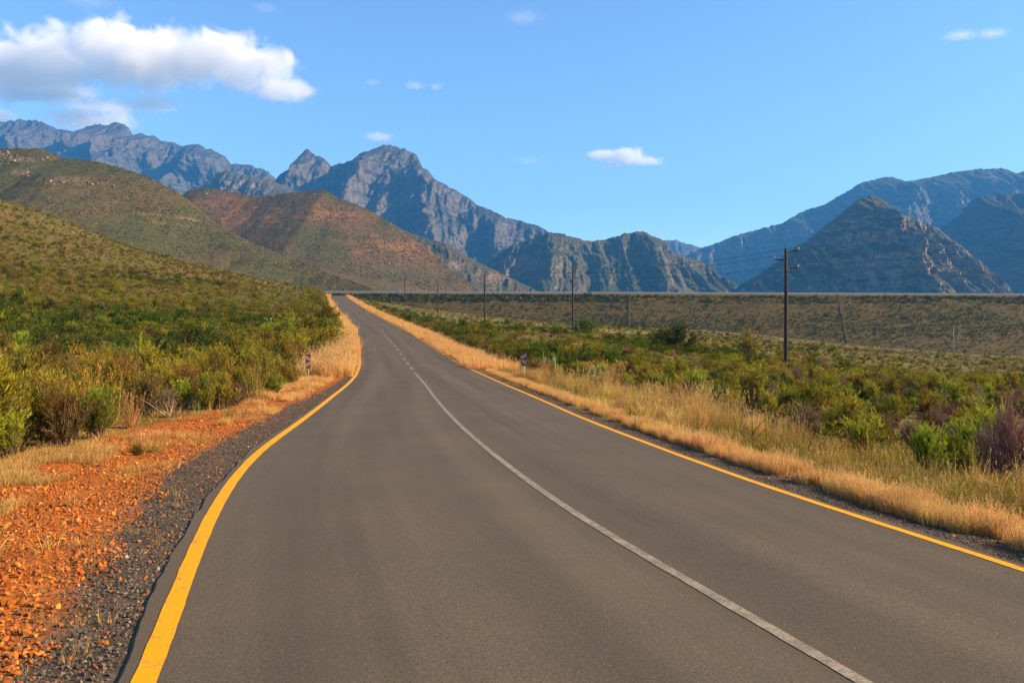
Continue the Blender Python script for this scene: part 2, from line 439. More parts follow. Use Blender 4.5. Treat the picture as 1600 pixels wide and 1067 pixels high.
for r0, z0 in ((0, CREST), (-9, CREST), (-40, 8)):
    Vt.append(np.stack([xs, [dam_pt(x, r0, 0)[1] for x in xs], np.full_like(xs, z0)], 1))
child('crest', mesh_np('crest', np.array(Vt).reshape(-1, 3), grid_faces(3, 420)[:, ::-1], m_dam), dam, DOFF)
m_conc = plain('pale_concrete', (.42, .36, .28), .9, .2, .2, 1.5)
def box_between(a, b, w, h):
    a = Vector(a); b = Vector(b); u = (b - a).normalized(); s = u.cross(Vector((0, 0, 1))).normalized() * w / 2; up = s.cross(u).normalized() * h
    vs = [a - s, a + s, b + s, b - s]; vs = vs + [v + up for v in vs]
    return np.array([tuple(v) for v in vs]), np.array([[3, 2, 1, 0], [4, 5, 6, 7], [0, 1, 5, 4], [1, 2, 6, 5], [2, 3, 7, 6], [3, 0, 4, 7]])
v_, f_ = box_between(dam_pt(-150, -1, CREST - .3), dam_pt(900, -1, CREST - .3), .4, 1.5)
child('parapet', mesh_np('parapet', v_, f_, m_conc), dam, DOFF)
m_chan = plain('channel_soil', (.11, .06, .028), .95, .1, .25, .6)
for x0, x1 in ((px(985, 514), px(982, 449)), (px(1316, 520), px(1326, 458))):
    a = dam_pt(x0, .5, CREST + .1); b = dam_pt(x1, 44 * SLOPE + .5, CREST - 44 + .1)
    v_, f_ = box_between(b, a, 1.1, .16)
    child('drain_channel', mesh_np('drain_channel', v_, f_, m_chan), dam, DOFF)

# ------------------------------------------------------------------ hills and mountains
def rock_mat(name, rock_a, rock_b, veg_a, veg_b, lo, hi, sc, patch=None, bump_d=None, flute=.9, mott=1.5):
    m, nt, out = new_mat(name); g = nt.nodes.new('ShaderNodeNewGeometry'); pos = g.outputs['Position']
    sp = nt.nodes.new('ShaderNodeSeparateXYZ'); nt.links.new(g.outputs['Normal'], sp.inputs[0])
    n1 = noise(nt, 1.0 / sc, 7, .62, pos); n2 = noise(nt, 6.0 / sc, 6, .65, pos); n3 = noise(nt, 30.0 / sc, 4, .65, pos)
    mp = nt.nodes.new('ShaderNodeMapping'); mp.inputs['Scale'].default_value = (.6 / sc, .6 / sc, 9.0 / sc); nt.links.new(pos, mp.inputs[0])
    st = noise(nt, 1.0, 5, .6, mp.outputs[0])
    rock = mixc(nt, rng_map(nt, n2, .35, .65), rock_a, rock_b)
    rock = mixc(nt, math_n(nt, 'MULTIPLY', rng_map(nt, st, .5, .66), .10), rock, tuple(x * .55 for x in rock_a))
    veg = mixc(nt, rng_map(nt, n1, .4, .62), veg_a, veg_b)
    veg = mixc(nt, 1.0, veg, mixc(nt, rng_map(nt, n3, .3, .7), (.62, .65, .6), (1.3, 1.25, 1.2)), 'MULTIPLY')
    k = math_n(nt, 'ADD', sp.outputs['Z'], math_n(nt, 'MULTIPLY', math_n(nt, 'SUBTRACT', n2, .5), mott))
    c = mixc(nt, rng_map(nt, k, lo, hi), rock, veg)
    if patch is not None:
        pa = attr(nt, 'patch', 'Fac')
        pk = rng_map(nt, math_n(nt, 'ADD', pa, math_n(nt, 'MULTIPLY', math_n(nt, 'SUBTRACT', n2, .5), 2.6)), .25, 1.1)
        c = mixc(nt, math_n(nt, 'MULTIPLY', pk, .85), c, patch)
    mv = nt.nodes.new('ShaderNodeMapping'); mv.inputs['Scale'].default_value = (9.0 / sc, 9.0 / sc, 2.2 / sc); nt.links.new(pos, mv.inputs[0])
    nv = noise(nt, 1.0, 6, .6, mv.outputs[0], .4)
    hb = math_n(nt, 'ADD', math_n(nt, 'ADD', n2, math_n(nt, 'MULTIPLY', n3, .3)), math_n(nt, 'MULTIPLY', nv, flute))
    bsdf(nt, out, c, .95, .08, hb, 1.0, bump_d or sc * .10); return m

def mountain(name, pts, D, mat, base_row=470, run=1.5, gpow=1.35, gully=(400, .5), amp=.45, jag=1.0, strata=.04, seed=1, step=1.6, rows=150, spurs=(), patches=(), base_z=None, lean=0.0, rough=1.0):
    p = np.array(pts, float)
    x = np.arange(p[0, 0], p[-1, 0] + step, step); y = np.interp(x, p[:, 0], p[:, 1])
    k = np.ones(3) / 3; y = np.convolve(np.pad(y, 1, mode='edge'), k, 'valid')
    jz = -jag * ((fbm(x / 8., x * 0, seed + 3, 5, .75) - .5) * 8) / F * D
    Xr = px(x, D); Zr = pz(y, D); bz = pz(base_row, D) if base_z is None else base_z
    H = np.maximum(Zr - bz, 10.0); Hm = H.max()
    t = np.linspace(0, 1, rows) ** 1.15
    T, XX = np.meshgrid(t, Xr, indexing='ij'); HH = H[None]; ZZ = Zr[None] - HH * T + jz[None] * np.exp(-T * 16)
    PX = np.repeat(x[None], rows, 0); PY = CY - (ZZ - EYE) / D * F
    L, vr = gully
    wx = (fbm(XX / L * .8, ZZ / L * .8, seed + 40, 3) - .5) * 1.1
    n1 = ridged(XX / L + wx + lean * ZZ / L, ZZ / L * vr + wx * .4, seed, 5, .52)
    n2 = fbm(XX / L * 5, ZZ / L * 4, seed + 20, 4, .6)
    env = np.clip(T / .12, 0, 1) ** .8
    s = run * HH * T ** gpow + amp * Hm * (n1 - .35) * env * (.35 + .65 * T) + .10 * Hm * (n2 - .5) * env
    n4 = ridged(XX / (L * .3) + wx * 1.5, ZZ / (L * .3) * .16 + wx, seed + 70, 4, .55)
    n5 = ridged(XX / (L * .09) + wx * 4, ZZ / (L * .09) * (.4 if rough == 1.0 else 1.0) + wx * 3, seed + 75, 3, .6)
    s = s + (.48 if rough == 1.0 else 0.0) * amp * Hm * (n4 - .5) * env + rough * .20 * amp * Hm * (n5 - .5) * env
    s = s + .45 * strata * Hm * (fbm(XX / (L * 2), ZZ / (Hm * .045), seed + 60, 3) - .5) * env
    for (xa, ya, xb, yb, w, am) in spurs:
        xs_ = xa + (PY - ya) / (yb - ya) * (xb - xa)
        wob = (fbm(PY / 22., PY * 0 + xa, seed + 80, 3) - .5) * w * .7
        tent = np.clip(1 - np.abs(PX - xs_ - wob) / w, 0, 1)
        s = s + am * Hm * tent * sstep(ya - 2, ya + 45, PY)
    s = np.minimum(s, (D * .92) * T + .0)
    YY = D - np.maximum(s, -.3 * HH * T)
    V = [np.stack([XX, YY, ZZ], -1)]
    tb = np.linspace(0, 1, 14)[1:]
    TB, XB = np.meshgrid(tb, Xr, indexing='ij')
    back = np.stack([XB, D + run * HH * TB * .9 + .2 * Hm * (ridged(XB / L, TB * 2, seed + 9, 3) - .3) * TB, Zr[None] - HH * TB + jz[None] * np.exp(-TB * 30)], -1)
    back = back[:]
    
    G = np.concatenate([back[::-1], V[0]], 0)
    at = None
    pa = np.zeros(G.shape[:2])
    if patches:
        q = np.zeros(PX.shape)
        for (cx_, cy_, rx_, ry_) in patches:
            q = np.maximum(q, 1 - np.sqrt(((PX - cx_) / rx_) ** 2 + ((PY - cy_) / ry_) ** 2) * .8)
        pa[13:] = np.clip(q, 0, 1)
    me = mesh_np(name, G.reshape(-1, 3), grid_faces(G.shape[0], G.shape[1])[:, ::-1], mat, True, None, {'patch': pa.ravel()})
    o = obj(name, me); tag(o, kind='structure'); return o, V[0], (PX, PY)

GREY_A, GREY_B = (.058, .052, .046), (.125, .11, .092)
m_far = rock_mat('far_rock', GREY_A, GREY_B, (.042, .041, .026), (.065, .058, .034), .62, .95, 260)
m_peak = rock_mat('peak_rock', GREY_A, (.16, .138, .112), (.035, .037, .022), (.065, .058, .034), .55, .85, 240)
m_mid = rock_mat('mid_rock', (.08, .066, .05), (.24, .19, .135), (.052, .058, .02), (.105, .092, .038), .35, .7, 170, (.24, .14, .10))
m_pyr = rock_mat('pyramid_rock', (.11, .086, .06), (.36, .275, .18), (.060, .060, .022), (.12, .098, .042), .42, .72, 150)
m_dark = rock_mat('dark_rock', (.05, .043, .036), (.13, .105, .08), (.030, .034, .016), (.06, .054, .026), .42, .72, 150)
m_rear = rock_mat('rear_rock', (.075, .07, .06), (.21, .185, .155), (.045, .05, .03), (.08, .075, .045), .5, .85, 260)
m_green = rock_mat('green_hill', (.15, .105, .06), (.22, .16, .10), (.052, .053, .014), (.085, .062, .019), .15, .5, 90, (.16, .105, .05), 1.6, 0.0, .9)
m_red = rock_mat('red_hill', (.15, .10, .06), (.22, .155, .10), (.052, .048, .014), (.085, .054, .021), .2, .55, 110, (.16, .076, .026), 2.0, 0.0, .9)
m_spur = rock_mat('yellow_spur', (.13, .10, .07), (.21, .16, .115), (.07, .065, .025), (.11, .09, .04), .3, .65, 130, (.24, .15, .11))

mountain('mountain', [(-420, 250), (-300, 200), (-180, 225), (-90, 190), (0, 191), (39, 187), (60, 189), (93, 202), (118, 206), (141, 196.5), (155, 194), (166, 198), (178.5, 191), (194, 194), (201, 199), (207, 209),
          (210, 217), (221, 208), (226, 212), (240, 213), (250, 219), (270, 223), (287, 229), (301, 225), (312, 225), (323, 233), (334.5, 234.5), (351, 244), (363, 257), (377, 258), (391, 259), (405, 263), (419, 268), (427, 277), (450, 300), (520, 350)],
         4700, m_far, run=.95, gpow=1.7, gully=(430, .22), amp=.42, jag=1.0, strata=.07, seed=11, rows=170,
         spurs=[(205, 205, 213, 300, 34, .22), (150, 200, 138, 300, 26, .14), (238, 212, 225, 300, 22, .12), (330, 236, 300, 300, 34, .22), (60, 190, 60, 300, 30, .14)])
mountain('mountain', [(270, 330), (287, 305), (315, 289), (337, 272), (357, 267), (374, 272), (395, 275), (416, 278), (438, 289), (470, 300), (520, 330)], 3300, m_mid, run=1.5, gully=(170, .5), amp=.35, strata=.09, seed=14, rows=80)
mountain('mountain', [(380, 330), (433, 280), (439, 270), (449.5, 267.5), (455.5, 257), (466, 246.5), (475, 236), (482.5, 234), (490, 240.5), (505, 246.5), (514, 254), (517, 261.5), (535, 254), (550, 249.5), (562, 240.5), (580, 234.5), (595, 228), (610, 227), (628, 231.5), (646, 239), (655, 248), (661, 264), (670, 266.6), (679, 279.5), (694, 287), (715, 299), (730, 308), (745, 320), (760, 326), (790, 339.5), (820, 347), (844, 354.5), (857, 362), (900, 385), (980, 430)],
         3900, m_peak, run=1.05, gpow=1.5, gully=(330, .28), amp=.36, jag=.9, strata=.05, seed=23, rows=210,
         spurs=[(596, 232, 570, 335, 40, .30), (655, 250, 690, 400, 44, .34), (480, 240, 462, 320, 22, .2), (745, 322, 800, 430, 40, .28), (625, 240, 612, 320, 14, .07), (700, 292, 745, 400, 24, .10)])
mountain('mountain', [(960, 420), (1010, 385), (1038, 376), (1056, 375), (1075, 381), (1097, 387), (1140, 410), (1200, 450)], 6200, m_rear, run=1.5, gully=(420, .4), amp=.3, seed=31, rows=60, jag=.6)
mountain('mountain', [(1040, 430), (1075, 398), (1100, 387), (1130, 376), (1151, 367), (1180, 360), (1218, 350), (1258, 329), (1289, 319), (1316, 304), (1343, 287), (1370, 280), (1393, 276), (1414, 284), (1444, 279), (1471, 273), (1505, 267), (1538, 263.6), (1566, 263), (1586, 270), (1600, 269), (1680, 255), (1780, 280), (1900, 250), (2050, 300)],
         4800, m_rear, run=1.2, gpow=1.3, gully=(520, .3), amp=.40, jag=.7, seed=37, rows=150, spurs=[(1393, 278, 1330, 380, 60, .30), (1470, 275, 1440, 360, 30, .15), (1540, 265, 1520, 350, 34, .18), (1258, 330, 1225, 400, 50, .2)])
mountain('mountain', [(700, 455), (760, 412), (776, 400), (795, 386), (831, 372), (858, 363), (877, 364), (897, 371), (910, 375), (930, 376), (949, 373.6), (965, 368), (996, 361), (1009, 362.6), (1026, 371), (1040, 378), (1051, 394), (1070, 400), (1092, 408), (1111, 416), (1125, 430), (1144, 441), (1160, 455), (1200, 468)],
         2600, m_mid, run=1.5, gpow=1.2, gully=(150, .45), amp=.55, jag=.8, strata=.10, seed=43, rows=150, patches=[(815, 415, 42, 26), (790, 435, 50, 20)],
         spurs=[(862, 366, 850, 455, 26, .26), (1005, 364, 1020, 455, 24, .3), (940, 376, 935, 455, 18, .18), (1060, 398, 1085, 455, 18, .2), (800, 386, 790, 455, 20, .2)])
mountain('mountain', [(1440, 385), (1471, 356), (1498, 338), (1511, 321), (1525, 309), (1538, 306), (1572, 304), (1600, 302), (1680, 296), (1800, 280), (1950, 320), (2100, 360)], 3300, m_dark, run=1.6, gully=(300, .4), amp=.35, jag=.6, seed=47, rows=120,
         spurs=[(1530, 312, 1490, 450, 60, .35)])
mountain('mountain', [(1090, 480), (1140, 456), (1167, 439), (1201, 419), (1235, 392), (1269, 370), (1289, 353), (1309, 338), (1329, 321), (1350, 307.5), (1366, 306), (1377, 312.5), (1393, 326), (1420, 339.5), (1447, 349.6), (1468, 358), (1488, 375), (1505, 392), (1528, 408.7), (1545, 429), (1567, 461), (1590, 480)],
         2250, m_pyr, base_row=485, run=1.0, gpow=1.15, gully=(150, .4), amp=.42, jag=.9, strata=.07, seed=53, rows=170,
         spurs=[(1352, 310, 1330, 470, 60, .42), (1395, 330, 1430, 470, 24, .16), (1440, 350, 1490, 470, 24, .14), (1345, 330, 1345, 470, 12, .08)])
mountain('hill', [(560, 400), (600, 356), (622, 356), (640, 363.5), (670, 374), (700, 381.5), (724, 398), (754, 413), (790, 431), (820, 444.5), (844, 455), (880, 470)], 1900, m_spur, base_row=478, run=2.0, gully=(110, .5), amp=.35, jag=.6, strata=.06, seed=59, rows=80, patches=[(770, 435, 40, 16), (720, 420, 20, 10)])
RED = mountain('hill', [(200, 330), (260, 318), (290, 303), (298, 296), (326, 295), (351, 298), (394, 306), (420, 306), (445, 302), (481, 299), (508, 298), (529, 309.5), (550, 317), (580, 330), (610, 347), (640, 368), (670, 389), (700, 419), (730, 440), (745, 455), (775, 475)],
         1250, m_red, base_row=480, run=2.0, gpow=1.05, gully=(240, .8), amp=.18, jag=.35, strata=.0, seed=61, rows=130, rough=.15, lean=.0,
         patches=[(420, 355, 110, 40), (540, 345, 90, 28), (640, 395, 70, 34), (360, 325, 60, 24)])
GRN = mountain('hill', [(-420, 300), (-250, 262), (-120, 240), (0, 233), (37, 232), (59, 232), (79, 239), (98, 247), (126, 250), (157, 254), (191, 263), (225, 274), (253, 288), (281, 303), (304, 320), (337, 348), (365, 365), (394, 379), (439, 397), (475, 413), (520, 431), (550, 440), (586, 453), (640, 475)],
         820, m_green, base_row=485, run=1.9, gpow=1.02, gully=(210, .8), amp=.16, jag=.35, strata=.0, seed=67, rows=150, rough=.15, lean=.0,
         patches=[(65, 262, 30, 14), (165, 300, 36, 13), (95, 290, 16, 8), (230, 395, 40, 5), (300, 350, 46, 4), (20, 250, 20, 12)],
         spurs=[(60, 245, 240, 400, 80, .07), (225, 276, 420, 430, 70, .07)])

# ------------------------------------------------------------------ plants: source meshes
def rand_dirs(n, up_bias, spread):
    th = rng.uniform(0, 2 * np.pi, n); ph = np.abs(rng.normal(0, 1, n)) * spread
    ph = np.clip(ph, 0, 1.45)
    return np.stack([np.sin(ph) * np.cos(th), np.sin(ph) * np.sin(th), np.cos(ph) + up_bias], 1)

def unit(v): return v / np.maximum(np.linalg.norm(v, axis=-1, keepdims=True), 1e-9)

def tri_leaves(P, Dr, ln, wd):
    """one kite of two triangles per leaf"""
    n = len(P); r = unit(np.cross(Dr, rng.normal(size=(n, 3)))); b = unit(Dr)
    ln = ln[:, None]; wd = wd[:, None]
    up = np.cross(r, b)
    a0 = P; a1 = P + b * ln * .5 + r * wd * .5 + up * ln * .06; a2 = P + b * ln; a3 = P + b * ln * .5 - r * wd * .5 + up * ln * .06
    V = np.stack([a0, a1, a2, a3], 1).reshape(-1, 3); i = np.arange(n)[:, None] * 4
    return V, i + np.array([[0, 1, 2, 3]])

def stems_mesh(A, B, r0, r1):
    """three-sided tapered sticks from A to B"""
    n = len(A); d = unit(B - A); s = unit(np.cross(d, rng.normal(size=(n, 3)))); u = np.cross(d, s)
    V = []
    for base, r in ((A, r0), (B, r1)):
        for k in range(3):
            an = 2 * np.pi * k / 3; V.append(base + (s * math.cos(an) + u * math.sin(an)) * r[:, None])
    V = np.stack(V, 1).reshape(-1, 3); i = np.arange(n)[:, None] * 6
    F_ = np.concatenate([i + np.array([[0, 1, 4, 3]]), i + np.array([[1, 2, 5, 4]]), i + np.array([[2, 0, 3, 5]])])
    return V, F_

def colr(n, cols, w=None, jit=.18):
    cols = np.array(cols, float); k = rng.choice(len(cols), n, p=w)
    return np.clip(cols[k] * (1 + rng.normal(0, jit, (n, 1))) * (1 + rng.normal(0, jit * .35, (n, 3))), .002, .9)

def shrub_parts(H, R, n_stem, tw, lf, ll, lw, cols, stemc, spread=.5, up=.25, tipc=None, leaf_from=.35, align=.6, w=None, lobes=5):
    """bush of forked stems with leaves on the twigs; returns (stem V,F,C), (leaf V,F,C)"""
    D0 = unit(rand_dirs(n_stem, up, spread))
    lob = rand_dirs(lobes, .2, .6); lob = unit(lob); lobs = rng.uniform(.72, 1.08, lobes)
    k = np.argmax(D0 @ lob.T, 1)
    el = np.sqrt(1 / ((D0[:, 0] ** 2 + D0[:, 1] ** 2) / R ** 2 + D0[:, 2] ** 2 / H ** 2))
    L = el * lobs[k] * rng.uniform(.62, 1.0, n_stem)
    B0 = np.concatenate([rng.normal(0, R * .10, (n_stem, 2)), np.zeros((n_stem, 1))], 1)
    mid = B0 + D0 * L[:, None] * .55 + rng.normal(0, .03 * H, (n_stem, 3)); tip = B0 + D0 * L[:, None] + np.array([0, 0, .06 * H])
    tip[:, 2] = np.maximum(tip[:, 2], .06 * H); mid[:, 2] = np.maximum(mid[:, 2], .03 * H)
    r = .006 * H + .004
    SA = [B0, mid]; SB = [mid, tip]; rr0 = [np.full(n_stem, r), np.full(n_stem, r * .65)]; rr1 = [np.full(n_stem, r * .65), np.full(n_stem, r * .3)]
    i = np.repeat(np.arange(n_stem), tw); n2 = len(i); f = rng.uniform(.25, 1, n2)[:, None]
    ta = np.where(f < .5, B0[i] + (mid[i] - B0[i]) * f * 2, mid[i] + (tip[i] - mid[i]) * (f - .5) * 2)
    td = unit(D0[i] + rng.normal(0, .45, (n2, 3)) + np.array([0, 0, .35])); tl = L[i] * rng.uniform(.18, .38, n2)
    tb = ta + td * tl[:, None]; tb[:, 2] = np.maximum(tb[:, 2], .03)
    SA.append(ta); SB.append(tb); rr0.append(np.full(n2, r * .4)); rr1.append(np.full(n2, r * .2))
    sv, sf = stems_mesh(np.concatenate(SA), np.concatenate(SB), np.concatenate(rr0), np.concatenate(rr1))
    scol = np.repeat(colr(len(sv) // 6, stemc), 6, 0)
    j = np.repeat(np.arange(n2), lf); n3 = len(j); g = rng.uniform(leaf_from, 1.05, n3)
    lp = ta[j] + (tb[j] - ta[j]) * g[:, None] + rng.normal(0, .008 * H + .004, (n3, 3))
    ld = unit(td[j] * align + rng.normal(0, .5, (n3, 3)) + np.array([0, 0, .3]))
    lv, lfc = tri_leaves(lp, ld, ll * rng.uniform(.6, 1.3, n3), lw * rng.uniform(.6, 1.3, n3))
    lc = colr(n3, cols, w)
    if tipc is not None:
        m_ = (f[j, 0] > .8) & (rng.random(n3) < .6); lc[m_] = colr(int(m_.sum()), tipc)
    return (sv, sf, scol), (lv, lfc, np.repeat(lc, 4, 0))

def blades(n, H, spreadR, lean, wid, cols, heads=0, headc=None, segs=3, droop=.5):
    th = rng.uniform(0, 2 * np.pi, n); b = np.stack([np.cos(th), np.sin(th)], 1) * (rng.random(n) ** .6 * spreadR)[:, None]
    h = H * rng.uniform(.5, 1.05, n); out = unit(b + rng.normal(0, spreadR * .5 + .01, (n, 2))); ln = np.abs(rng.normal(lean, lean * .6, n))
    side = np.stack([-out[:, 1], out[:, 0]], 1); ang = rng.normal(0, .8, n)
    side = side * np.cos(ang)[:, None] + out * np.sin(ang)[:, None]
    V = []; 
    for s in range(segs + 1):
        t = s / segs
        c2 = b + out * (ln * h * (t + droop * t * t))[:, None]; z = h * (t - droop * ln * t * t * .6)
        w = wid * (1 - t) ** .7 * (1 if s < segs else 0)
        c3 = np.concatenate([c2, np.maximum(z, 0.004 + 0 * z)[:, None]], 1); s3 = np.concatenate([side * w / 2, np.zeros((n, 1))], 1)
        if s == segs: V.append(c3)
        else: V += [c3 - s3, c3 + s3]
    V = np.stack(V, 1); k = V.shape[1]; i = np.arange(n)[:, None] * k
    Q = np.concatenate([i + np.array([[2 * s, 2 * s + 1, 2 * s + 3, 2 * s + 2]]) for s in range(segs - 1)]) if segs > 1 else np.zeros((0, 4), int)
    T = i + np.array([[2 * segs - 2, 2 * segs - 1, 2 * segs]])
    C = np.repeat(colr(n, cols), k, 0); VV = V.reshape(-1, 3); Fs = [Q, T]
    if heads:
        q = rng.choice(n, heads, replace=False); tip = V[q, -1]
        m = 5; P = np.repeat(tip, m, 0) - np.array([0, 0, 1]) * rng.uniform(0, .14 * H, heads * m)[:, None]
        dr = unit(rng.normal(0, .35, (heads * m, 3)) + np.array([0, 0, 1.0]))
        hv, hf = tri_leaves(P, dr, np.full(heads * m, .055 * H + .01), np.full(heads * m, .012 * H + .004))
        Q = np.concatenate([Q, hf + len(VV)]); VV = np.concatenate([VV, hv]); C = np.concatenate([C, np.repeat(colr(heads * m, headc), 4, 0)]); Fs = [Q, T]
    return VV, Fs, C

OLIVE = [(.21, .175, .014), (.27, .215, .016), (.14, .125, .012)]
LIME = [(.22, .24, .014), (.30, .30, .018), (.15, .175, .012)]
DEEP = [(.05, .078, .009), (.075, .11, .012), (.10, .13, .014)]
GREYG = [(.22, .215, .085), (.29, .28, .12), (.16, .16, .06)]
RUST = [(.24, .125, .028), (.29, .17, .03), (.19, .125, .025)]
DRY = [(.24, .135, .075), (.19, .10, .06), (.30, .18, .09)]
STRAW = [(.58, .33, .10), (.50, .27, .075), (.66, .42, .145), (.42, .24, .075)]
GOLD = [(.70, .38, .11), (.60, .30, .08), (.76, .47, .16)]
GRASSG = [(.20, .20, .03), (.27, .25, .04), (.36, .28, .06)]
STEMC = [(.13, .085, .05), (.18, .12, .07), (.10, .07, .045)]

SRC = {}   # kind -> list of (kind of build, meshes)
def add_src(kind, parts): SRC.setdefault(kind, []).append(parts)
def bush(kind, hi, **kw):
    (sv, sf, sc), (lv, lf, lc) = shrub_parts(**kw)
    st = mesh_np(kind + '_stems', sv, sf, M_TWIG, False, sc); lv_ = mesh_np(kind + '_foliage', lv, lf, M_LEAF, False, lc)
    allv = np.concatenate([sv, lv]); al = mesh_np(kind + '_whole', allv, np.concatenate([sf, lf + len(sv)]), M_LEAF, False, np.concatenate([sc, lc]))
    add_src(kind, {'stems': st, 'foliage': lv_, 'whole': al, 'h': kw['H']})
for v in range(3):
    bush('olive_shrub', 1, H=1.0, R=.62, n_stem=52, tw=6, lf=16, ll=.075, lw=.011, cols=OLIVE, stemc=STEMC, spread=.5, up=.4, align=1.6, tipc=[(.36, .30, .02), (.36, .25, .02)])
    bush('lime_shrub', 1, H=1.0, R=.60, n_stem=56, tw=6, lf=17, ll=.075, lw=.011, cols=LIME, stemc=STEMC, spread=.48, up=.45, tipc=[(.38, .40, .03), (.33, .36, .03)], align=1.9)
    bush('deep_shrub', 1, H=1.0, R=.75, n_stem=50, tw=6, lf=17, ll=.055, lw=.018, cols=DEEP, stemc=STEMC, spread=.65, tipc=[(.12, .17, .024)])
    bush('silver_shrub', 1, H=1.0, R=.65, n_stem=44, tw=6, lf=12, ll=.05, lw=.017, cols=GREYG, stemc=STEMC, spread=.6)
    bush('rust_shrub', 1, H=1.0, R=.58, n_stem=44, tw=6, lf=11, ll=.055, lw=.013, cols=RUST + OLIVE[:1], stemc=STEMC, spread=.5, tipc=[(.34, .17, .03)], align=1.0)
    bush('dry_shrub', 1, H=1.0, R=.60, n_stem=80, tw=9, lf=3, ll=.035, lw=.010, cols=DRY, stemc=[(.22, .13, .085), (.17, .10, .07), (.28, .17, .10)], spread=.45, align=1.2)
    bush('broom_shrub', 1, H=1.0, R=.32, n_stem=40, tw=6, lf=11, ll=.075, lw=.012, cols=[(.24, .19, .025), (.30, .20, .03), (.18, .17, .03)], stemc=[(.22, .16, .05)], spread=.26, up=.6, align=1.8, tipc=[(.36, .23, .025), (.32, .25, .025)])
# thin tall reeds with rusty tips
for v in range(2):
    V_, F_, C_ = blades(75, 1.0, .16, .12, .012, [(.22, .17, .035), (.28, .19, .05), (.19, .17, .03)], 22, [(.36, .20, .03), (.30, .18, .03)], 3, .3)
    add_src('reed_clump', {'whole': mesh_np('reed_clump', V_, F_, M_GRASS, False, C_), 'h': 1.0})
for v in range(3):
    V_, F_, C_ = blades(150, 1.0, .20, .26, .011, STRAW + GRASSG[2:], 50, [(.64, .43, .17), (.55, .33, .11)], 3, .6)
    add_src('straw_tussock', {'whole': mesh_np('straw_tussock', V_, F_, M_GRASS, False, C_), 'h': 1.0})
    V_, F_, C_ = blades(150, 1.0, .22, .40, .014, GRASSG + STRAW[:1], 12, [(.55, .38, .12)], 3, .8)
    add_src('green_tussock', {'whole': mesh_np('green_tussock', V_, F_, M_GRASS, False, C_), 'h': 1.0})
    V_, F_, C_ = blades(70, 1.0, .45, .22, .030, GOLD, 36, [(.78, .55, .24), (.70, .44, .16)], 2, .5)
    add_src('short_grass', {'whole': mesh_np('short_grass', V_, F_, M_GRASS, False, C_), 'h': 1.0})
    V_, F_, C_ = blades(40, 1.0, .5, .40, .030, GRASSG + RUST + [(.16, .13, .03), (.44, .28, .09)], 6, [(.5, .3, .1)], 2, .7)
    add_src('mixed_grass', {'whole': mesh_np('mixed_grass', V_, F_, M_GRASS, False, C_), 'h': 1.0})
    V_, F_, C_ = blades(26, 1.0, .5, .35, .030, STRAW + GRASSG[:1], 6, [(.66, .46, .18)], 2, .6)
    add_src('sparse_grass', {'whole': mesh_np('sparse_grass', V_, F_, M_GRASS, False, C_), 'h': 1.0})
# coarse versions for the distance
FARK = {'olive': OLIVE + [(.20, .14, .025)], 'lime': LIME, 'deep': DEEP, 'silver': GREYG, 'rust': RUST + DRY, 'straw': STRAW + GRASSG}
for k, cs in FARK.items():
    for v in range(2):
        (sv, sf, sc), (lv, lf, lc) = shrub_parts(H=1.0, R=.8, n_stem=34, tw=3, lf=8, ll=.13, lw=.036, align=1.3, cols=cs, stemc=STEMC, spread=.7, leaf_from=.2)
        add_src('far_' + k, {'whole': mesh_np('far_' + k, lv, lf, M_LEAF, False, lc), 'h': 1.0})
for k, cs in (('stone_orange', [(.44, .13, .020), (.38, .105, .018), (.30, .085, .018), (.48, .17, .035)]), ('stone_dark', [(.11, .085, .062), (.07, .056, .043), (.17, .13, .095)]), ('stone_pale', [(.20, .135, .08), (.16, .105, .065), (.26, .185, .12)])):
    for v in range(4):
        ph = (1 + 5 ** .5) / 2
        iv = np.array([(-1, ph, 0), (1, ph, 0), (-1, -ph, 0), (1, -ph, 0), (0, -1, ph), (0, 1, ph), (0, -1, -ph), (0, 1, -ph), (ph, 0, -1), (ph, 0, 1), (-ph, 0, -1), (-ph, 0, 1)], float)
        iv = unit(iv) * rng.uniform(.45, 1.1, (12, 1)) * np.array([1, rng.uniform(.6, .9), rng.uniform(.45, .7)]) * .5
        fi = np.array([(0, 11, 5), (0, 5, 1), (0, 1, 7), (0, 7, 10), (0, 10, 11), (1, 5, 9), (5, 11, 4), (11, 10, 2), (10, 7, 6), (7, 1, 8), (3, 9, 4), (3, 4, 2), (3, 2, 6), (3, 6, 8), (3, 8, 9), (4, 9, 5), (2, 4, 11), (6, 2, 10), (8, 6, 7), (9, 8, 1)])
        cc = np.repeat(colr(1, [cs[v % len(cs)]], None, .1), 12, 0)
        add_src(k, {'whole': mesh_np(k, iv, fi, M_STONE, False, cc), 'h': 1.0})

# ------------------------------------------------------------------ scattering of uncountable stuff (instances on points)
KINDS = sorted(SRC); IDX = {}; src_col = bpy.data.collections.new('plant_sources')
_all = []
for k in KINDS:
    for i, s in enumerate(SRC[k]): _all.append((k, i))
for n_, (k, i) in enumerate(_all):
    o = bpy.data.objects.new('%04d_source' % n_, SRC[k][i]['whole']); src_col.objects.link(o); IDX.setdefault(k, []).append(n_)

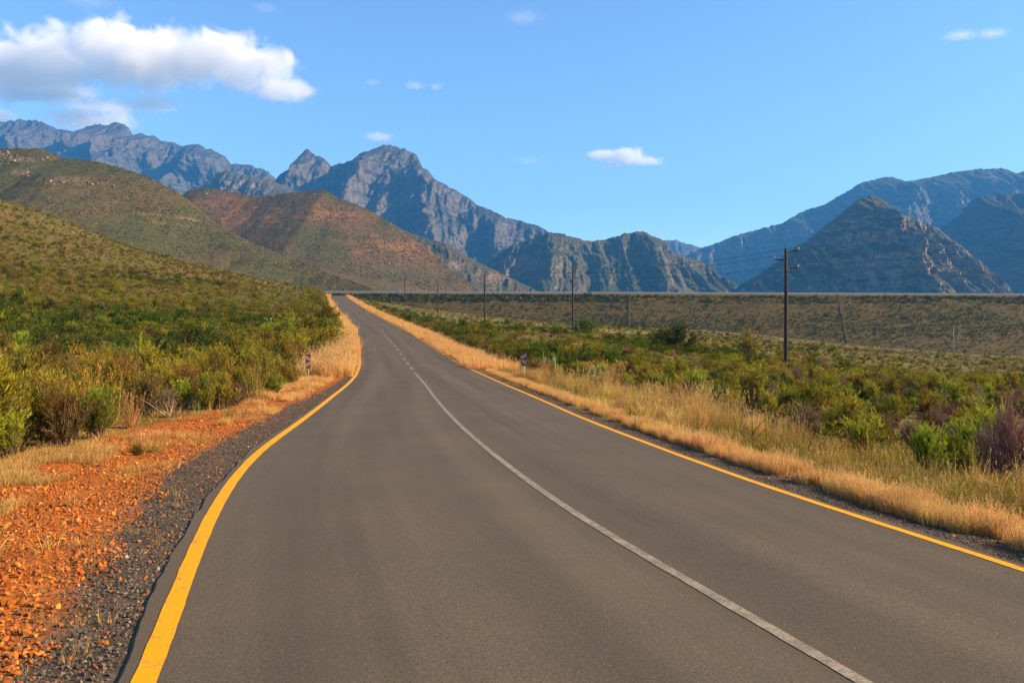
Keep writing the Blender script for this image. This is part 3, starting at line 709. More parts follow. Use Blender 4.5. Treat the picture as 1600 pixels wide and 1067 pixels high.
def make_group():
    g = bpy.data.node_groups.new('scatter', 'GeometryNodeTree')
    g.interface.new_socket('Geometry', in_out='INPUT', socket_type='NodeSocketGeometry')
    g.interface.new_socket('Geometry', in_out='OUTPUT', socket_type='NodeSocketGeometry')
    gi = g.nodes.new('NodeGroupInput'); go = g.nodes.new('NodeGroupOutput')
    ci = g.nodes.new('GeometryNodeCollectionInfo'); ci.inputs['Collection'].default_value = src_col
    ci.inputs['Separate Children'].default_value = True; ci.inputs['Reset Children'].default_value = True
    ip = g.nodes.new('GeometryNodeInstanceOnPoints'); ip.inputs['Pick Instance'].default_value = True
    def na(name, t):
        n = g.nodes.new('GeometryNodeInputNamedAttribute'); n.data_type = t; n.inputs['Name'].default_value = name; return n.outputs['Attribute']
    g.links.new(gi.outputs[0], ip.inputs['Points']); g.links.new(ci.outputs[0], ip.inputs['Instance'])
    g.links.new(na('kind', 'INT'), ip.inputs['Instance Index'])
    e2r = g.nodes.new('FunctionNodeEulerToRotation'); g.links.new(na('rot', 'FLOAT_VECTOR'), e2r.inputs[0]); g.links.new(e2r.outputs[0], ip.inputs['Rotation'])
    g.links.new(na('scl', 'FLOAT_VECTOR'), ip.inputs['Scale'])
    g.links.new(ip.outputs[0], go.inputs[0]); return g
GROUP = make_group()

def scatter(name, P, kinds, rot, scl, label, cat):
    me = bpy.data.meshes.new(name); n = len(P)
    me.vertices.add(n); me.vertices.foreach_set('co', np.asarray(P, np.float32).ravel())
    a = me.attributes.new('kind', 'INT', 'POINT'); a.data.foreach_set('value', np.asarray(kinds, np.int32))
    a = me.attributes.new('rot', 'FLOAT_VECTOR', 'POINT'); a.data.foreach_set('vector', np.asarray(rot, np.float32).ravel())
    a = me.attributes.new('scl', 'FLOAT_VECTOR', 'POINT'); a.data.foreach_set('vector', np.asarray(scl, np.float32).ravel())
    o = obj(name, me); md = o.modifiers.new('scatter', 'NODES'); md.node_group = GROUP
    tag(o, label, cat, None, 'stuff'); return o

def pick(k, n): return rng.choice(IDX[k], n)
def rots(n, tilt=.12): return np.stack([rng.normal(0, tilt, n), rng.normal(0, tilt, n), rng.uniform(0, 6.283, n)], 1)
def in_view(X, Y, m=1.0): return (Y > 2.5) & (np.abs(X) < .6 * Y * 1.06 + m)

# gravel ------------------------------------------------------------
def left_pts(n, d0, d1, o0, o1, pw=1.0):
    d = np.exp(rng.uniform(np.log(d0), np.log(d1), n)); o = o0 + (o1 - o0) * rng.random(n) ** pw
    X = XL(d) - o; return X, d, o
def right_pts(n, d0, d1, o0, o1, pw=1.0):
    d = np.exp(rng.uniform(np.log(d0), np.log(d1), n)); o = o0 + (o1 - o0) * rng.random(n) ** pw
    return XR(d) + o, d, o
def wobL(d): return np.interp(d, [0, 5, 8, 12, 20, 32, 45], [.55, .62, .78, .95, .82, .52, .3])
X, d, o = left_pts(80000, 3.2, 30, .25, 4.2)
nn = fbm(X / .5, d / .5, 71, 3)
keep = (o + (nn - .5) * .7 > wobL(d)) & in_view(X, d, .3) & (rng.random(len(X)) < .25 + 1.1 * nn * (o < np.interp(d, [0, 12, 20, 32], [4.2, 3.2, 2.2, 1.3])))
X, d = X[keep], d[keep]; s = np.exp(rng.normal(math.log(.018), .62, len(X))); s = np.minimum(s, .075)
scatter('gravel', np.stack([X, d, height(X, d) + s * .12], 1), np.where(rng.random(len(X)) < .93, pick('stone_orange', len(X)), pick('stone_dark', len(X))), rots(len(X), .5), np.repeat(s[:, None], 3, 1),
        'loose orange gravel covering the near road shoulder', 'gravel')
X, d, o = left_pts(30000, 3.2, 40, .17, 1.4); keep = (o < wobL(d) + .35 * rng.random(len(X))) & in_view(X, d, .3)
X2, d2, o2 = right_pts(9000, 5, 45, .12, .75); k2 = in_view(X2, d2, .3)
X = np.concatenate([X[keep], X2[k2]]); d = np.concatenate([d[keep], d2[k2]]); s = np.minimum(np.exp(rng.normal(math.log(.017), .5, len(X))), .05)
kk = np.where(rng.random(len(X)) < .82, pick('stone_dark', len(X)), np.where(rng.random(len(X)) < .6, pick('stone_orange', len(X)), pick('stone_pale', len(X))))
scatter('gravel', np.stack([X, d, height(X, d) + s * .1], 1), kk, rots(len(X), .5), np.repeat(s[:, None], 3, 1), 'fine dark grey gravel strips beside the asphalt edges', 'gravel')

# grasses of the verges ----------------------------------------------
def grass(name, lists, label):
    P, K, R_, S_ = [], [], [], []
    for (X, d, kind, h, hv, wf) in lists:
        m = in_view(X, d, .8); X, d = X[m], d[m]; n = len(X)
        if not n: continue
        hh = h * np.exp(rng.normal(0, hv, n)); P.append(np.stack([X, d, height(X, d) - .01], 1)); K.append(pick(kind, n)); R_.append(rots(n, .1)); S_.append(np.stack([hh * wf, hh * wf, hh], 1))
    return scatter(name, np.concatenate(P), np.concatenate(K), np.concatenate(R_), np.concatenate(S_), label, 'grass')
G = []
X, d, o = right_pts(7500, 6, 75, .62, 1.15); k = fbm(X / .8, d / .8, 75, 3) > np.interp(d, [6, 20, 40], [.33, .38, .36]); G.append((X[k], d[k], 'short_grass', .145, .3, .9))
X, d, o = right_pts(5200, 6, 60, 1.05, 5.6); k = fbm(X / 1.2, d / 1.2, 76, 3) > .47; G.append((X[k], d[k], 'mixed_grass', .18, .4, 1.1))
X, d, o = right_pts(1500, 6, 50, 1.2, 5.4); k = fbm(X / 1.5, d / 1.5, 96, 3) > .52; G.append((X[k], d[k], 'sparse_grass', .26, .35, .9))
X, d, o = right_pts(3000, 45, 340, .3, 2.4); G.append((X, d, 'short_grass', .30, .35, 1.7))
grass('grass', G, 'short golden dry grass lining the far verge of the road')
G = []
X, d, o = left_pts(2600, 4, 34, .9, 3.8); nn = fbm(X / 1.1, d / 1.1, 77, 3); k = (nn > .55) & (o > wobL(d)); G.append((X[k], d[k], 'sparse_grass', .11, .35, 1.2))
X, d, o = left_pts(2600, 7.6, 13, 2.0, 3.3); nn = fbm(X / .9, d / .9, 78, 3); k = nn > .55; G.append((X[k], d[k], 'sparse_grass', .11, .3, 1.0))
X, d, o = left_pts(3400, 13, 42, .85, 3.0); nn = fbm(X / 1.4, d / 1.4, 79, 3); k = (nn > np.interp(d, [13, 18, 26, 34], [.74, .68, .55, .46])) & (o < np.interp(d, [13, 20, 32, 42], [3.0, 2.7, 2.2, 2.0])); G.append((X[k], d[k], 'short_grass', .13, .35, 1.1))
X, d, o = left_pts(4200, 38, 340, .4, 2.2); G.append((X, d, 'short_grass', .42, .35, 1.3))
X, d, o = left_pts(700, 3.5, 30, .3, 1.0); G.append((X[:60], d[:60], 'sparse_grass', .09, .3, .6))
grass('grass', G, 'dry straw grass growing over the orange gravel shoulder')

# ------------------------------------------------------------------ plants one by one, then the rest as scrub
PL = []      # (X, Y, kind, height, width factor)
def put(X, d, kind, h, hv=.2, wf=1.0):
    n = len(X); hh = h * np.exp(rng.normal(0, hv, n))
    for i in range(n): PL.append((X[i], d[i], kind, hh[i], wf * rng.uniform(.85, 1.2)))
def bordL(d): return np.interp(d, [0, 11, 12, 15, 19, 32, 40, 60, 120, 350], [3.6, 3.5, 3.3, 2.6, 2.3, 1.5, 1.7, 1.9, 2.2, 3])
def bordR(d): return np.interp(d, [0, 10, 20, 40, 60, 120, 350], [5.0, 5.0, 4.9, 4.4, 3.8, 3.6, 4.5])
def zone(n, side, d0, d1, o_extra, xlim):
    """random points off the road, evenly over the ground between d0 and d1"""
    d = np.sqrt(rng.uniform(d0 * d0, d1 * d1, n))
    if side < 0: X = XL(d) - bordL(d) - rng.random(n) * (np.maximum(.63 * d + XL(d) - bordL(d) + 1, .5)) - o_extra
    else: X = XR(d) + bordR(d) + rng.random(n) * np.maximum(.63 * d - XR(d) - bordR(d) + 1, .5) + o_extra
    return X, d
def mixput(X, d, table, seed, sc=5.0):
    """patchy mixture: a noise field picks the kind"""
    n = len(X); q = fbm(X / sc, d / sc, seed, 2) * .7 + rng.random(n) * .3
    q = np.argsort(np.argsort(q)) / max(n - 1, 1)
    acc = 0.0
    for (kind, share, h, hv, wf) in table:
        m = (q >= acc) & (q < acc + share + 1e-9); put(X[m], d[m], kind, h, hv, wf); acc += share

# left, near front
X, d = zone(640, -1, 9.5, 34, 0, 0)
mixput(X, d, [('dry_shrub', .14, .75, .2, 1.1), ('rust_shrub', .17, .85, .22, 1.0), ('broom_shrub', .20, .9, .25, 1.0), ('olive_shrub', .27, .72, .25, 1.2), ('lime_shrub', .12, .62, .3, 1.2), ('reed_clump', .10, .95, .2, 1.2)], 81, 2.5)
# left, dark hollow
X, d = zone(900, -1, 30, 62, 2.0, 0); k = X < -10 - .12 * d; 
mixput(X[k], d[k], [('deep_shrub', .62, .8, .25, 1.5), ('olive_shrub', .15, .7, .2, 1.3), ('dry_shrub', .08, .6, .2, 1.3), ('lime_shrub', .15, .8, .2, 1.3)], 82, 6)
X, d = X[~k], d[~k]
mixput(X, d, [('olive_shrub', .45, .85, .25, 1.3), ('rust_shrub', .2, .8, .2, 1.2), ('lime_shrub', .2, .8, .2, 1.2), ('deep_shrub', .15, .9, .2, 1.3)], 83, 5)
# left bank of tall dry grass at the bend
X, d, o = left_pts(170, 36, 105, 1.1, 2.3); put(X, d, 'straw_tussock', .85, .2, 1.3)
# right, near
X, d, o = right_pts(230, 7.5, 45, 1.5, 5.4); q = rng.random(len(X)); q = q + .25 * (d < 15); put(X[q < .3], d[q < .3], 'straw_tussock', .42, .3, .9); put(X[q >= .3], d[q >= .3], 'green_tussock', .32, .25, 1.2)
X, d, o = right_pts(95, 15.5, 44, 1.8, 4.6); k = (fbm(X / 2.5, d / 2.5, 88, 2) > .45); put(X[k], d[k], 'straw_tussock', .64, .3, .7)
X, d = zone(540, 1, 10.5, 44, .1, 0)
mixput(X, d, [('dry_shrub', .16, .58, .25, 1.15), ('olive_shrub', .28, .45, .4, 1.3), ('lime_shrub', .20, .52, .4, 1.15), ('silver_shrub', .12, .45, .3, 1.3), ('straw_tussock', .10, .5, .2, .9), ('deep_shrub', .08, .55, .3, 1.4), ('broom_shrub', .06, .75, .2, 1.1)], 84, 2.0)

X_ = px(np.array([800., 812, 822, 834, 845, 806, 828]), 35.8); put(X_, np.full(7, 35.8), 'straw_tussock', .62, .12, .9)
HERO = []
def hero(x, row_base, d, kind, h, wf, label, cat, name=None):
    HERO.append((px(x, d), d, kind, h, wf, label, cat, name or kind))
hero(305, 0, 44, 'deep_shrub', 2.3, 1.3, 'large dark green rounded bush standing taller than the scrub behind the chevron post', 'bush', 'round_bush')
hero(495, 0, 50, 'deep_shrub', 1.15, 1.3, 'dark green bush beside the dry grass at the road bend', 'bush', 'round_bush')
hero(432, 0, 43, 'deep_shrub', 1.15, 1.5, 'dark green bush in the scrub short of the chevron post', 'bush', 'round_bush')
hero(1057, 0, 86, 'deep_shrub', 2.4, 2.2, 'wide dark green bush in the field nearest to the large power pole', 'bush', 'round_bush')
hero(1030, 0, 90, 'deep_shrub', 2.0, 1.4, 'smaller dark bush merging with the wide dark bush in the field', 'bush', 'round_bush')
hero(915, 0, 112, 'deep_shrub', 2.1, 2.1, 'dark bush at the foot of the second power pole', 'bush', 'round_bush')
hero(1168, 0, 96, 'olive_shrub', 2.5, 1.1, 'thin open shrub rising above the scrub between dark bush and large pole', 'bush', 'tall_shrub')
hero(1572, 0, 12.4, 'dry_shrub', 1.12, .95, 'tall reddish brown twiggy shrub at the frame edge behind golden grass', 'shrub')
hero(1604, 0, 12.8, 'dry_shrub', 1.05, .95, 'brown twiggy shrub cut off by the frame edge', 'shrub')
hero(1448, 0, 12.0, 'lime_shrub', .82, .95, 'bright green feathery shrub behind the golden verge grass', 'shrub')
hero(1492, 0, 12.4, 'lime_shrub', .74, .8, 'green feathery shrub with paler tips beside the bright green one', 'shrub')
hero(1548, 0, 14.2, 'lime_shrub', 1.02, .9, 'tall green shrub just behind the reddish brown twiggy shrub', 'shrub')
hero(1517, 0, 11.6, 'broom_shrub', .55, .8, 'small upright yellow shrub in front of green shrubs on the grass verge', 'shrub')
hero(1262, 0, 17.5, 'dry_shrub', .85, 1.2, 'rounded purple brown shrub behind the tall verge grass', 'shrub')
hero(1350, 0, 15, 'lime_shrub', .7, 1.2, 'low yellow green shrub between the purple shrub and the feathery shrubs', 'shrub')
hero(12, 0, 11.6, 'lime_shrub', .62, 1.1, 'small yellow green bush at the frame edge beside the orange gravel', 'shrub')
hero(98, 0, 12.6, 'rust_shrub', .95, 1.0, 'rusty brown bush at the edge of the orange gravel', 'shrub')
hero(150, 0, 14.2, 'lime_shrub', .75, 1.2, 'bright yellow green shrub behind the rusty bush', 'shrub')
hero(262, 0, 18.5, 'dry_shrub', .62, 1.1, 'low brown bare shrub behind the fan of pale dry stalks', 'shrub')
hero(204, 0, 16.0, 'straw_tussock', .78, .75, 'upright straw tussock at the edge of the orange gravel', 'grass tussock', 'grass_tussock')
hero(242, 0, 12.6, 'green_tussock', .30, 1.3, 'low green grass tuft standing alone on the orange gravel', 'grass tussock', 'grass_tussock')
hero(215, 0, 12.2, 'olive_shrub', .17, 1.6, 'tiny dark shrublet on the orange gravel beside the lone grass tuft', 'shrublet', 'small_shrub')
for i, (x, r, dd_, h) in enumerate([(40, 480, 70, 1.3), (70, 492, 64, 1.2), (113, 488, 62, 1.6), (122, 470, 70, 1.9), (158, 470, 70, 1.4), (186, 478, 67, 1.0), (204, 476, 68, 1.0), (8, 486, 66, 1.2)]):
    HERO.append((px(x, dd_), dd_, 'lime_shrub' if i not in (3,) else 'deep_shrub', h, .9, 'bright green shrub standing out on the slope above the dark green hollow', 'shrub', 'bright_shrub'))

# nothing grows right in front of the signs and the plants told apart above
def blocks(p):
    X, d, kind, h, wf = p; xp = CX + X / d * F; wpx = .45 * h * wf / d * F
    top = CY - (float(height(np.array([X]), np.array([d]))[0]) + h - EYE) / d * F
    for sx, sd_, rowb in ((481.5, 36.0, 582), (819, 37.5, 571)):
        if abs(xp - sx) < 6 + wpx and sd_ - 16 < d < sd_ + .5 and top < rowb: return True
    for (hx, hd, hk, hh, hw, *_r) in HERO + [(px(266, 18.2), 18.2, '', .6, 2.0), (px(309, 20), 20, '', .45, .6)]:
        if hd <= 20:
            hp = CX + hx / hd * F; hwp = .42 * hh * hw / hd * F
            if abs(xp - hp) < hwp + .5 * wpx and hd - 2.2 < d < hd + .5 and top < CY + (EYE - .25) / d * F - 10: return True
    return False
PL = [p for p in PL if not blocks(p)]
# rank by how large they show
PLa = [(p[3] / p[1], p) for p in PL if in_view(np.array(p[0]), np.array(p[1]), .4)]
PLa.sort(key=lambda t: -t[0])
N_SINGLE = {'shrub': 300, 'tussock': 150}
single, rest = [], []
cnt = {'shrub': 0, 'tussock': 0}
for _, p in PLa:
    g = 'tussock' if 'tussock' in p[2] or 'reed' in p[2] else 'shrub'
    if cnt[g] < N_SINGLE[g]: single.append(p); cnt[g] += 1
    else: rest.append(p)

DESC = {'olive_shrub': 'olive green shrub', 'lime_shrub': 'feathery green shrub', 'deep_shrub': 'dark green leafy shrub', 'silver_shrub': 'pale grey green shrub',
        'rust_shrub': 'rusty brown shrub', 'dry_shrub': 'brown twiggy shrub', 'broom_shrub': 'upright broom shrub',
        'reed_clump': 'rusty tipped reed clump', 'straw_tussock': 'straw grass tussock', 'green_tussock': 'green grass tussock'}
CATS = {'reed_clump': 'reeds', 'straw_tussock': 'grass tussock', 'green_tussock': 'grass tussock'}
def where(X, d):
    off, sd = side_off(np.array(X), np.array(d))
    if sd < 0:
        if d < 14: return 'bordering the orange gravel'
        if d < 17: return 'beside the upright straw tussock'
        if d < 22: return 'behind the fan of stalks'
        if d < 30: return 'short of the gravel side chevron'
        return 'around the gravel side chevron'
    if d < 11: return 'on the frame edge verge'
    if d < 14: return 'beside the bright feathery shrubs'
    if d < 18: return 'near the purple brown shrub'
    if d < 26: return 'midway along the golden verge'
    if d < 34: return 'short of the verge side chevron'
    return 'around the verge side chevron'
ORD = ['first', 'second', 'third', 'fourth', 'fifth', 'sixth', 'seventh', 'eighth', 'ninth', 'tenth', 'eleventh', 'twelfth', 'thirteenth', 'fourteenth', 'fifteenth', 'sixteenth']
def label_all(lst):
    """a label for each single plant: its look, where it stands, and its turn counted from the road"""
    key = {}
    for i, (X, d, kind, h, wf) in enumerate(lst):
        big = {'straw_tussock': .6, 'green_tussock': .38, 'reed_clump': 1.1, 'broom_shrub': .95}.get(kind, .72)
        off, sd = side_off(np.array(X), np.array(d)); edge = float(bordL(d) if sd < 0 else bordR(d)) if 'tussock' not in kind else 1.6
        key.setdefault((('front row ' if off < edge + 1.0 else '') + ('tall ' if h > big else 'low ') + DESC[kind], where(X, d)), []).append(i)
    lab = [None] * len(lst); grp = [None] * len(lst)
    for (a, w), ids in key.items():
        ids.sort(key=lambda i: float(side_off(np.array(lst[i][0]), np.array(lst[i][1]))[0]))
        for n_, i in enumerate(ids):
            lab[i] = a + ' ' + w + (', %s from road' % ORD[n_] if 1 < len(ids) <= 16 else ''); grp[i] = a + 's ' + w
    return lab, grp

def plant(name, kind, X, d, h, wf, label, cat, group=None):
    s = SRC[kind][rng.integers(len(SRC[kind]))]; z = float(height(np.array([X]), np.array([d]))[0]) - .02
    if 'foliage' in s:
        r = empty(name, (X, d, z), float(rng.uniform(0, 6.28)))
        obj('stems', s['stems'], r); obj('foliage', s['foliage'], r)
    else:
        r = obj(name, s['whole']); r.location = (X, d, z); r.rotation_euler = (0, 0, float(rng.uniform(0, 6.28)))
    r.scale = (h * wf, h * wf, h); tag(r, label, cat, group); return r

for (X, d, kind, h, wf, label, cat, nm) in HERO:
    plant(nm, kind, X, d, h, wf, label, cat, 'bright shrubs on the slope' if nm == 'bright_shrub' else None)
LAB, GRP = label_all(single)
for (X, d, kind, h, wf), L_, g_ in zip(single, LAB, GRP):
    plant({'straw_tussock': 'grass_tussock', 'green_tussock': 'grass_tussock'}.get(kind, kind), kind, X, d, h, wf, L_, CATS.get(kind, 'shrub'), g_)

def to_scatter(name, lst, label, cat):
    X = np.array([p[0] for p in lst]); d = np.array([p[1] for p in lst]); h = np.array([p[3] for p in lst]); wf = np.array([p[4] for p in lst])
    K = np.array([rng.choice(IDX[p[2]]) for p in lst])
    return scatter(name, np.stack([X, d, height(X, d) - .03], 1), K, rots(len(X), .08), np.stack([h * wf, h * wf, h], 1), label, cat)
to_scatter('scrub', rest, 'mixed low scrub filling the ground between the nearer shrubs', 'scrub')

# far scrub on the slopes and in the field
FP = []
def far_mix(X, d, table, seed, sc):
    n = len(X); q = fbm(X / sc, d / (sc * 2), seed, 3) * .6 + rng.random(n) * .4; q = np.argsort(np.argsort(q)) / max(n - 1, 1); acc = 0
    for (kind, share, h, wf) in table:
        m = (q >= acc) & (q < acc + share + 1e-9)
        for i in np.nonzero(m)[0]: FP.append((X[i], d[i], kind, h * math.exp(rng.normal(0, .3)), wf * rng.uniform(.8, 1.3)))
        acc += share
def zone_far(n, side, d0, d1):
    d = np.exp(rng.uniform(np.log(d0), np.log(d1), n))
    if side < 0: X = XL(d) - bordL(d) - rng.random(n) * np.maximum(.65 * d + XL(d) - bordL(d), 1)
    else: X = XR(d) + bordR(d) + rng.random(n) * np.maximum(.65 * d - XR(d) - bordR(d), 1)
    return X, d
X, d = zone_far(15000, -1, 55, 400)
far_mix(X, d, [('far_silver', .14, .36, 2.0), ('far_olive', .44, .50, 1.5), ('far_lime', .13, .5, 1.4), ('far_rust', .21, .45, 1.5), ('far_deep', .08, .65, 1.4)], 91, 18)
X, d = zone_far(12000, 1, 38, 440)
far_mix(X, d, [('far_silver', .24, .30, 2.0), ('far_straw', .08, .3, 1.6), ('far_olive', .32, .38, 1.5), ('far_rust', .15, .36, 1.6), ('far_lime', .14, .38, 1.5), ('far_deep', .07, .55, 1.5)], 92, 14)
X, d, o = right_pts(520, 48, 340, 3.2, 8.0); 
far_mix(X, d, [('far_olive', .6, .6, 1.4), ('far_rust', .2, .5, 1.4), ('far_deep', .2, .65, 1.4)], 93, 8)
X, d, o = left_pts(700, 55, 340, 2.0, 9.0)
far_mix(X, d, [('far_olive', .6, .95, 1.3), ('far_lime', .3, .85, 1.3), ('far_rust', .1, .9, 1.3)], 94, 8)
to_scatter('scrub', FP, 'distant olive and grey scrub covering the slopes and the field', 'scrub')

# planted rows on the dam face
n = 46000; x = rng.uniform(-140, 420, n); t = rng.random(n); row = np.floor(t * 40) / 40 + rng.normal(0, .004, n)
row = np.clip(row, .05, 1); dn = fbm(x / 30, row * 9, 95, 3); up = np.exp(-((row - .06) / .05) ** 2) * .9 * (x < 60) + np.exp(-((row - .45) / .14) ** 2) * .35
k = rng.random(n) < np.clip(.30 + (dn - .45) * .8 + up, .12, 1); x, row = x[k], row[k]
z = CREST - row * 44; r = (CREST - z) * SLOPE; y = 507 + (x + 107) * (28 / 428.0) - r
hk = np.where(row < .14, 1.5, .95) * np.exp(rng.normal(0, .25, len(x)))
kk = np.where(rng.random(len(x)) < .5, pick('far_deep', len(x)), np.where(rng.random(len(x)) < .6, pick('far_olive', len(x)), pick('far_silver', len(x))))
scatter('scrub', np.stack([x, y, z - .1], 1), kk, rots(len(x), .1), np.stack([hk * .9, hk * .9, hk * .8], 1), 'rows of small shrubs planted on the dam face', 'scrub')

# scrub dotted over the two foothills
def hill_scrub(hill, n, smin, smax, mixk, seed, label):
    o, V, (PX, PY) = hill; r_, c_ = V.shape[:2]
    i = rng.integers(0, int(r_ * .8), n * 2); j = rng.integers(1, c_ - 1, n * 2); k = (PX[i, j] > -60) & (rng.random(n * 2) < np.clip((fbm(PX[i, j] / 26., PY[i, j] / 12., seed, 3) - .30) * 2.5, 0.2, 1))
    i, j = i[k][:n], j[k][:n]; u = rng.random((len(i), 1)); P = V[i, j] * u + V[i + 1, j] * (1 - u); w = rng.random((len(i), 1)); P = P * w + V[i, j - 1] * (1 - w)
    s_ = np.exp(rng.uniform(np.log(smin), np.log(smax), len(P))); q = fbm(P[:, 0] / 40, P[:, 2] / 40, seed + 5, 3) * .5 + rng.random(len(P)) * .5; q = np.argsort(np.argsort(q)) / len(P); K = np.zeros(len(P), int); acc = 0
    for kd, sh in mixk:
        m = (q >= acc) & (q <= acc + sh); K[m] = pick(kd, int(m.sum())); acc += sh
    return scatter('scrub', P, K, rots(len(P), .1), np.stack([s_ * .9, s_ * .9, s_ * .7], 1), label, 'scrub')
hill_scrub(GRN, 14000, .8, 2.0, [('far_olive', .5), ('far_rust', .25), ('far_deep', .05), ('far_silver', .2)], 201, 'dark scrub dotted over the smooth green hill')
hill_scrub(RED, 9500, 1.0, 2.8, [('far_rust', .45), ('far_olive', .35), ('far_deep', .05), ('far_silver', .15)], 211, 'brown scrub dotted over the rust coloured hill')

# pale boulders on the hills
def hill_rocks(name, hill, patches, n, smin, smax, label):
    o, V, (PX, PY) = hill; P = []
    flat = V.reshape(-1, 3); fx = PX.ravel(); fy = PY.ravel()
    for (cx_, cy_, rx_, ry_, share) in patches:
        w = np.nonzero(((fx - cx_) / rx_) ** 2 + ((fy - cy_) / ry_) ** 2 < rng.random(len(fx)) ** .7)[0]
        if len(w): P.append(flat[rng.choice(w, int(n * share))])
    P = np.concatenate(P) + rng.normal(0, 1.0, (sum(map(len, P)), 3)) * np.array([1, .2, .1]); s = np.exp(rng.uniform(np.log(smin), np.log(smax), len(P)))
    return scatter(name, P, pick('stone_pale', len(P)), rots(len(P), .5), np.repeat(s[:, None], 3, 1), label, 'rocks')
hill_rocks('rubble', GRN, [(65, 262, 34, 16, .30), (165, 303, 40, 13, .35), (95, 290, 18, 8, .1), (20, 250, 22, 14, .15), (150, 330, 200, 60, .1)], 300, .8, 4.5, 'pale rock outcrops scattered over the green hill')
hill_rocks('rubble', RED, [(330, 303, 50, 12, .45), (470, 315, 70, 14, .25), (600, 380, 90, 50, .3)], 240, 1.2, 5.0, 'pale rock outcrops along the top of the red hill')

# ------------------------------------------------------------------ fan of dry stalks, succulents
def fan(name, X, d, h, n, cols, lean, label, cat, wid=.018):
    V_, F_, C_ = blades(n, h, .06, lean, wid, cols, 0, None, 3, .2)
    o = obj(name, mesh_np(name, V_, F_, M_GRASS, False, C_)); o.location = (X, d, float(height(np.array([X]), np.array([d]))[0]) - .01)
    return tag(o, label, cat)
fan('dry_stalks', px(266, 18.2), 18.2, .62, 34, [(.55, .42, .22), (.48, .36, .16), (.40, .36, .13)], 1.0, 'fan of pale dry stalks splayed on the orange gravel edge', 'dry stalks', .022)
fan('green_shoot', px(309, 20.0), 20.0, .42, 7, [(.07, .15, .02), (.10, .18, .03)], .05, 'single thin green shoot standing in the straw grass', 'shoot', .05)
fan('grass_tussock', px(357, 18.0), 18.0, .30, 40, [(.30, .26, .06), (.22, .22, .05)], .3, 'small green grass tuft in the straw grass near the dark gravel', 'grass tussock', .012)
for x, d, h, n, lab in ((850, 47, .85, 7, 'single pale green succulent spike standing behind the chevron post'), (868, 44, 1.0, 16, 'clump of pale green succulent spikes beside the chevron post')):
    V_, F_, C_ = blades(n, h, .10 if n > 8 else .04, .12, .085, [(.30, .40, .16), (.42, .50, .26), (.24, .36, .12)], 0, None, 4, .1)
    me = mesh_np('succulent', V_, F_, M_LEAF, False, C_); o = obj('succulent', me); X = px(x, d)
    o.location = (X, d, float(height(np.array([X]), np.array([d]))[0]) + .25)
    tag(o, lab, 'succulent')

# larger single stones lying on the shoulder
STL = [(40, 985, .085), (22, 1020, .07), (45, 975, .06), (62, 905, .06), (92, 880, .055), (10, 1040, .07), (118, 858, .05), (60, 840, .06), (100, 812, .05), (150, 808, .045), (135, 838, .05), (20, 905, .055), (80, 1000, .045), (96, 970, .05), (30, 870, .05), (5, 960, .06)]
for i, (x, y, s) in enumerate(STL):
    d = EYE * F / (y - CY); X = px(x, d); o = obj('stone', SRC['stone_orange'][i % 4]['whole'])
    o.location = (X, d, float(height(np.array([X]), np.array([d]))[0]) + s * .18); o.scale = (s, s, s); o.rotation_euler = (rng.normal(0, .3), rng.normal(0, .3), rng.uniform(0, 6))
    tag(o, 'fist sized orange stone lying on top of the near orange gravel', 'stone', 'larger stones on the orange gravel')

# ------------------------------------------------------------------ power line
def lathe(profile, n=12):
    V = []; 
    for (r, z) in profile:
        for k in range(n): a = 2 * math.pi * k / n; V.append((r * math.cos(a), r * math.sin(a), z))
    V = np.array(V); m = len(profile); Fq = []
    for i in range(m - 1):
        for k in range(n): Fq.append((i * n + k, i * n + (k + 1) % n, (i + 1) * n + (k + 1) % n, (i + 1) * n + k))
    return V, np.array(Fq)
def tube(A, B, r0, r1=None, n=8):
    A = Vector(A); B = Vector(B); r1 = r0 if r1 is None else r1; d = (B - A).normalized()
    s = d.cross(Vector((0, 0, 1)) if abs(d.z) < .95 else Vector((1, 0, 0))).normalized(); u = d.cross(s); V = []
    for P, r in ((A, r0), (B, r1)):
        for k in range(n): a = 2 * math.pi * k / n; V.append(tuple(P + (s * math.cos(a) + u * math.sin(a)) * r))
    Fq = [(k, (k + 1) % n, n + (k + 1) % n, n + k) for k in range(n)]
    return np.array(V), np.array(Fq)
m_pole = plain('pole_timber', (.042, .031, .025), .85, .2, .3, 6)
m_steel = plain('galvanised_steel', (.20, .19, .18), .5, .4, .15, 20, .6)
m_ins = plain('insulator_glaze', (.42, .38, .34), .3, .5, .1, 30)
m_wire = plain('wire', (.05, .05, .05), .5, .4, .1, 5)
ARMS = [(.98, 1, 1.15), (.905, -1, 1.0), (.835, 1, 1.1)]
TIPS = []
HP = 10.1
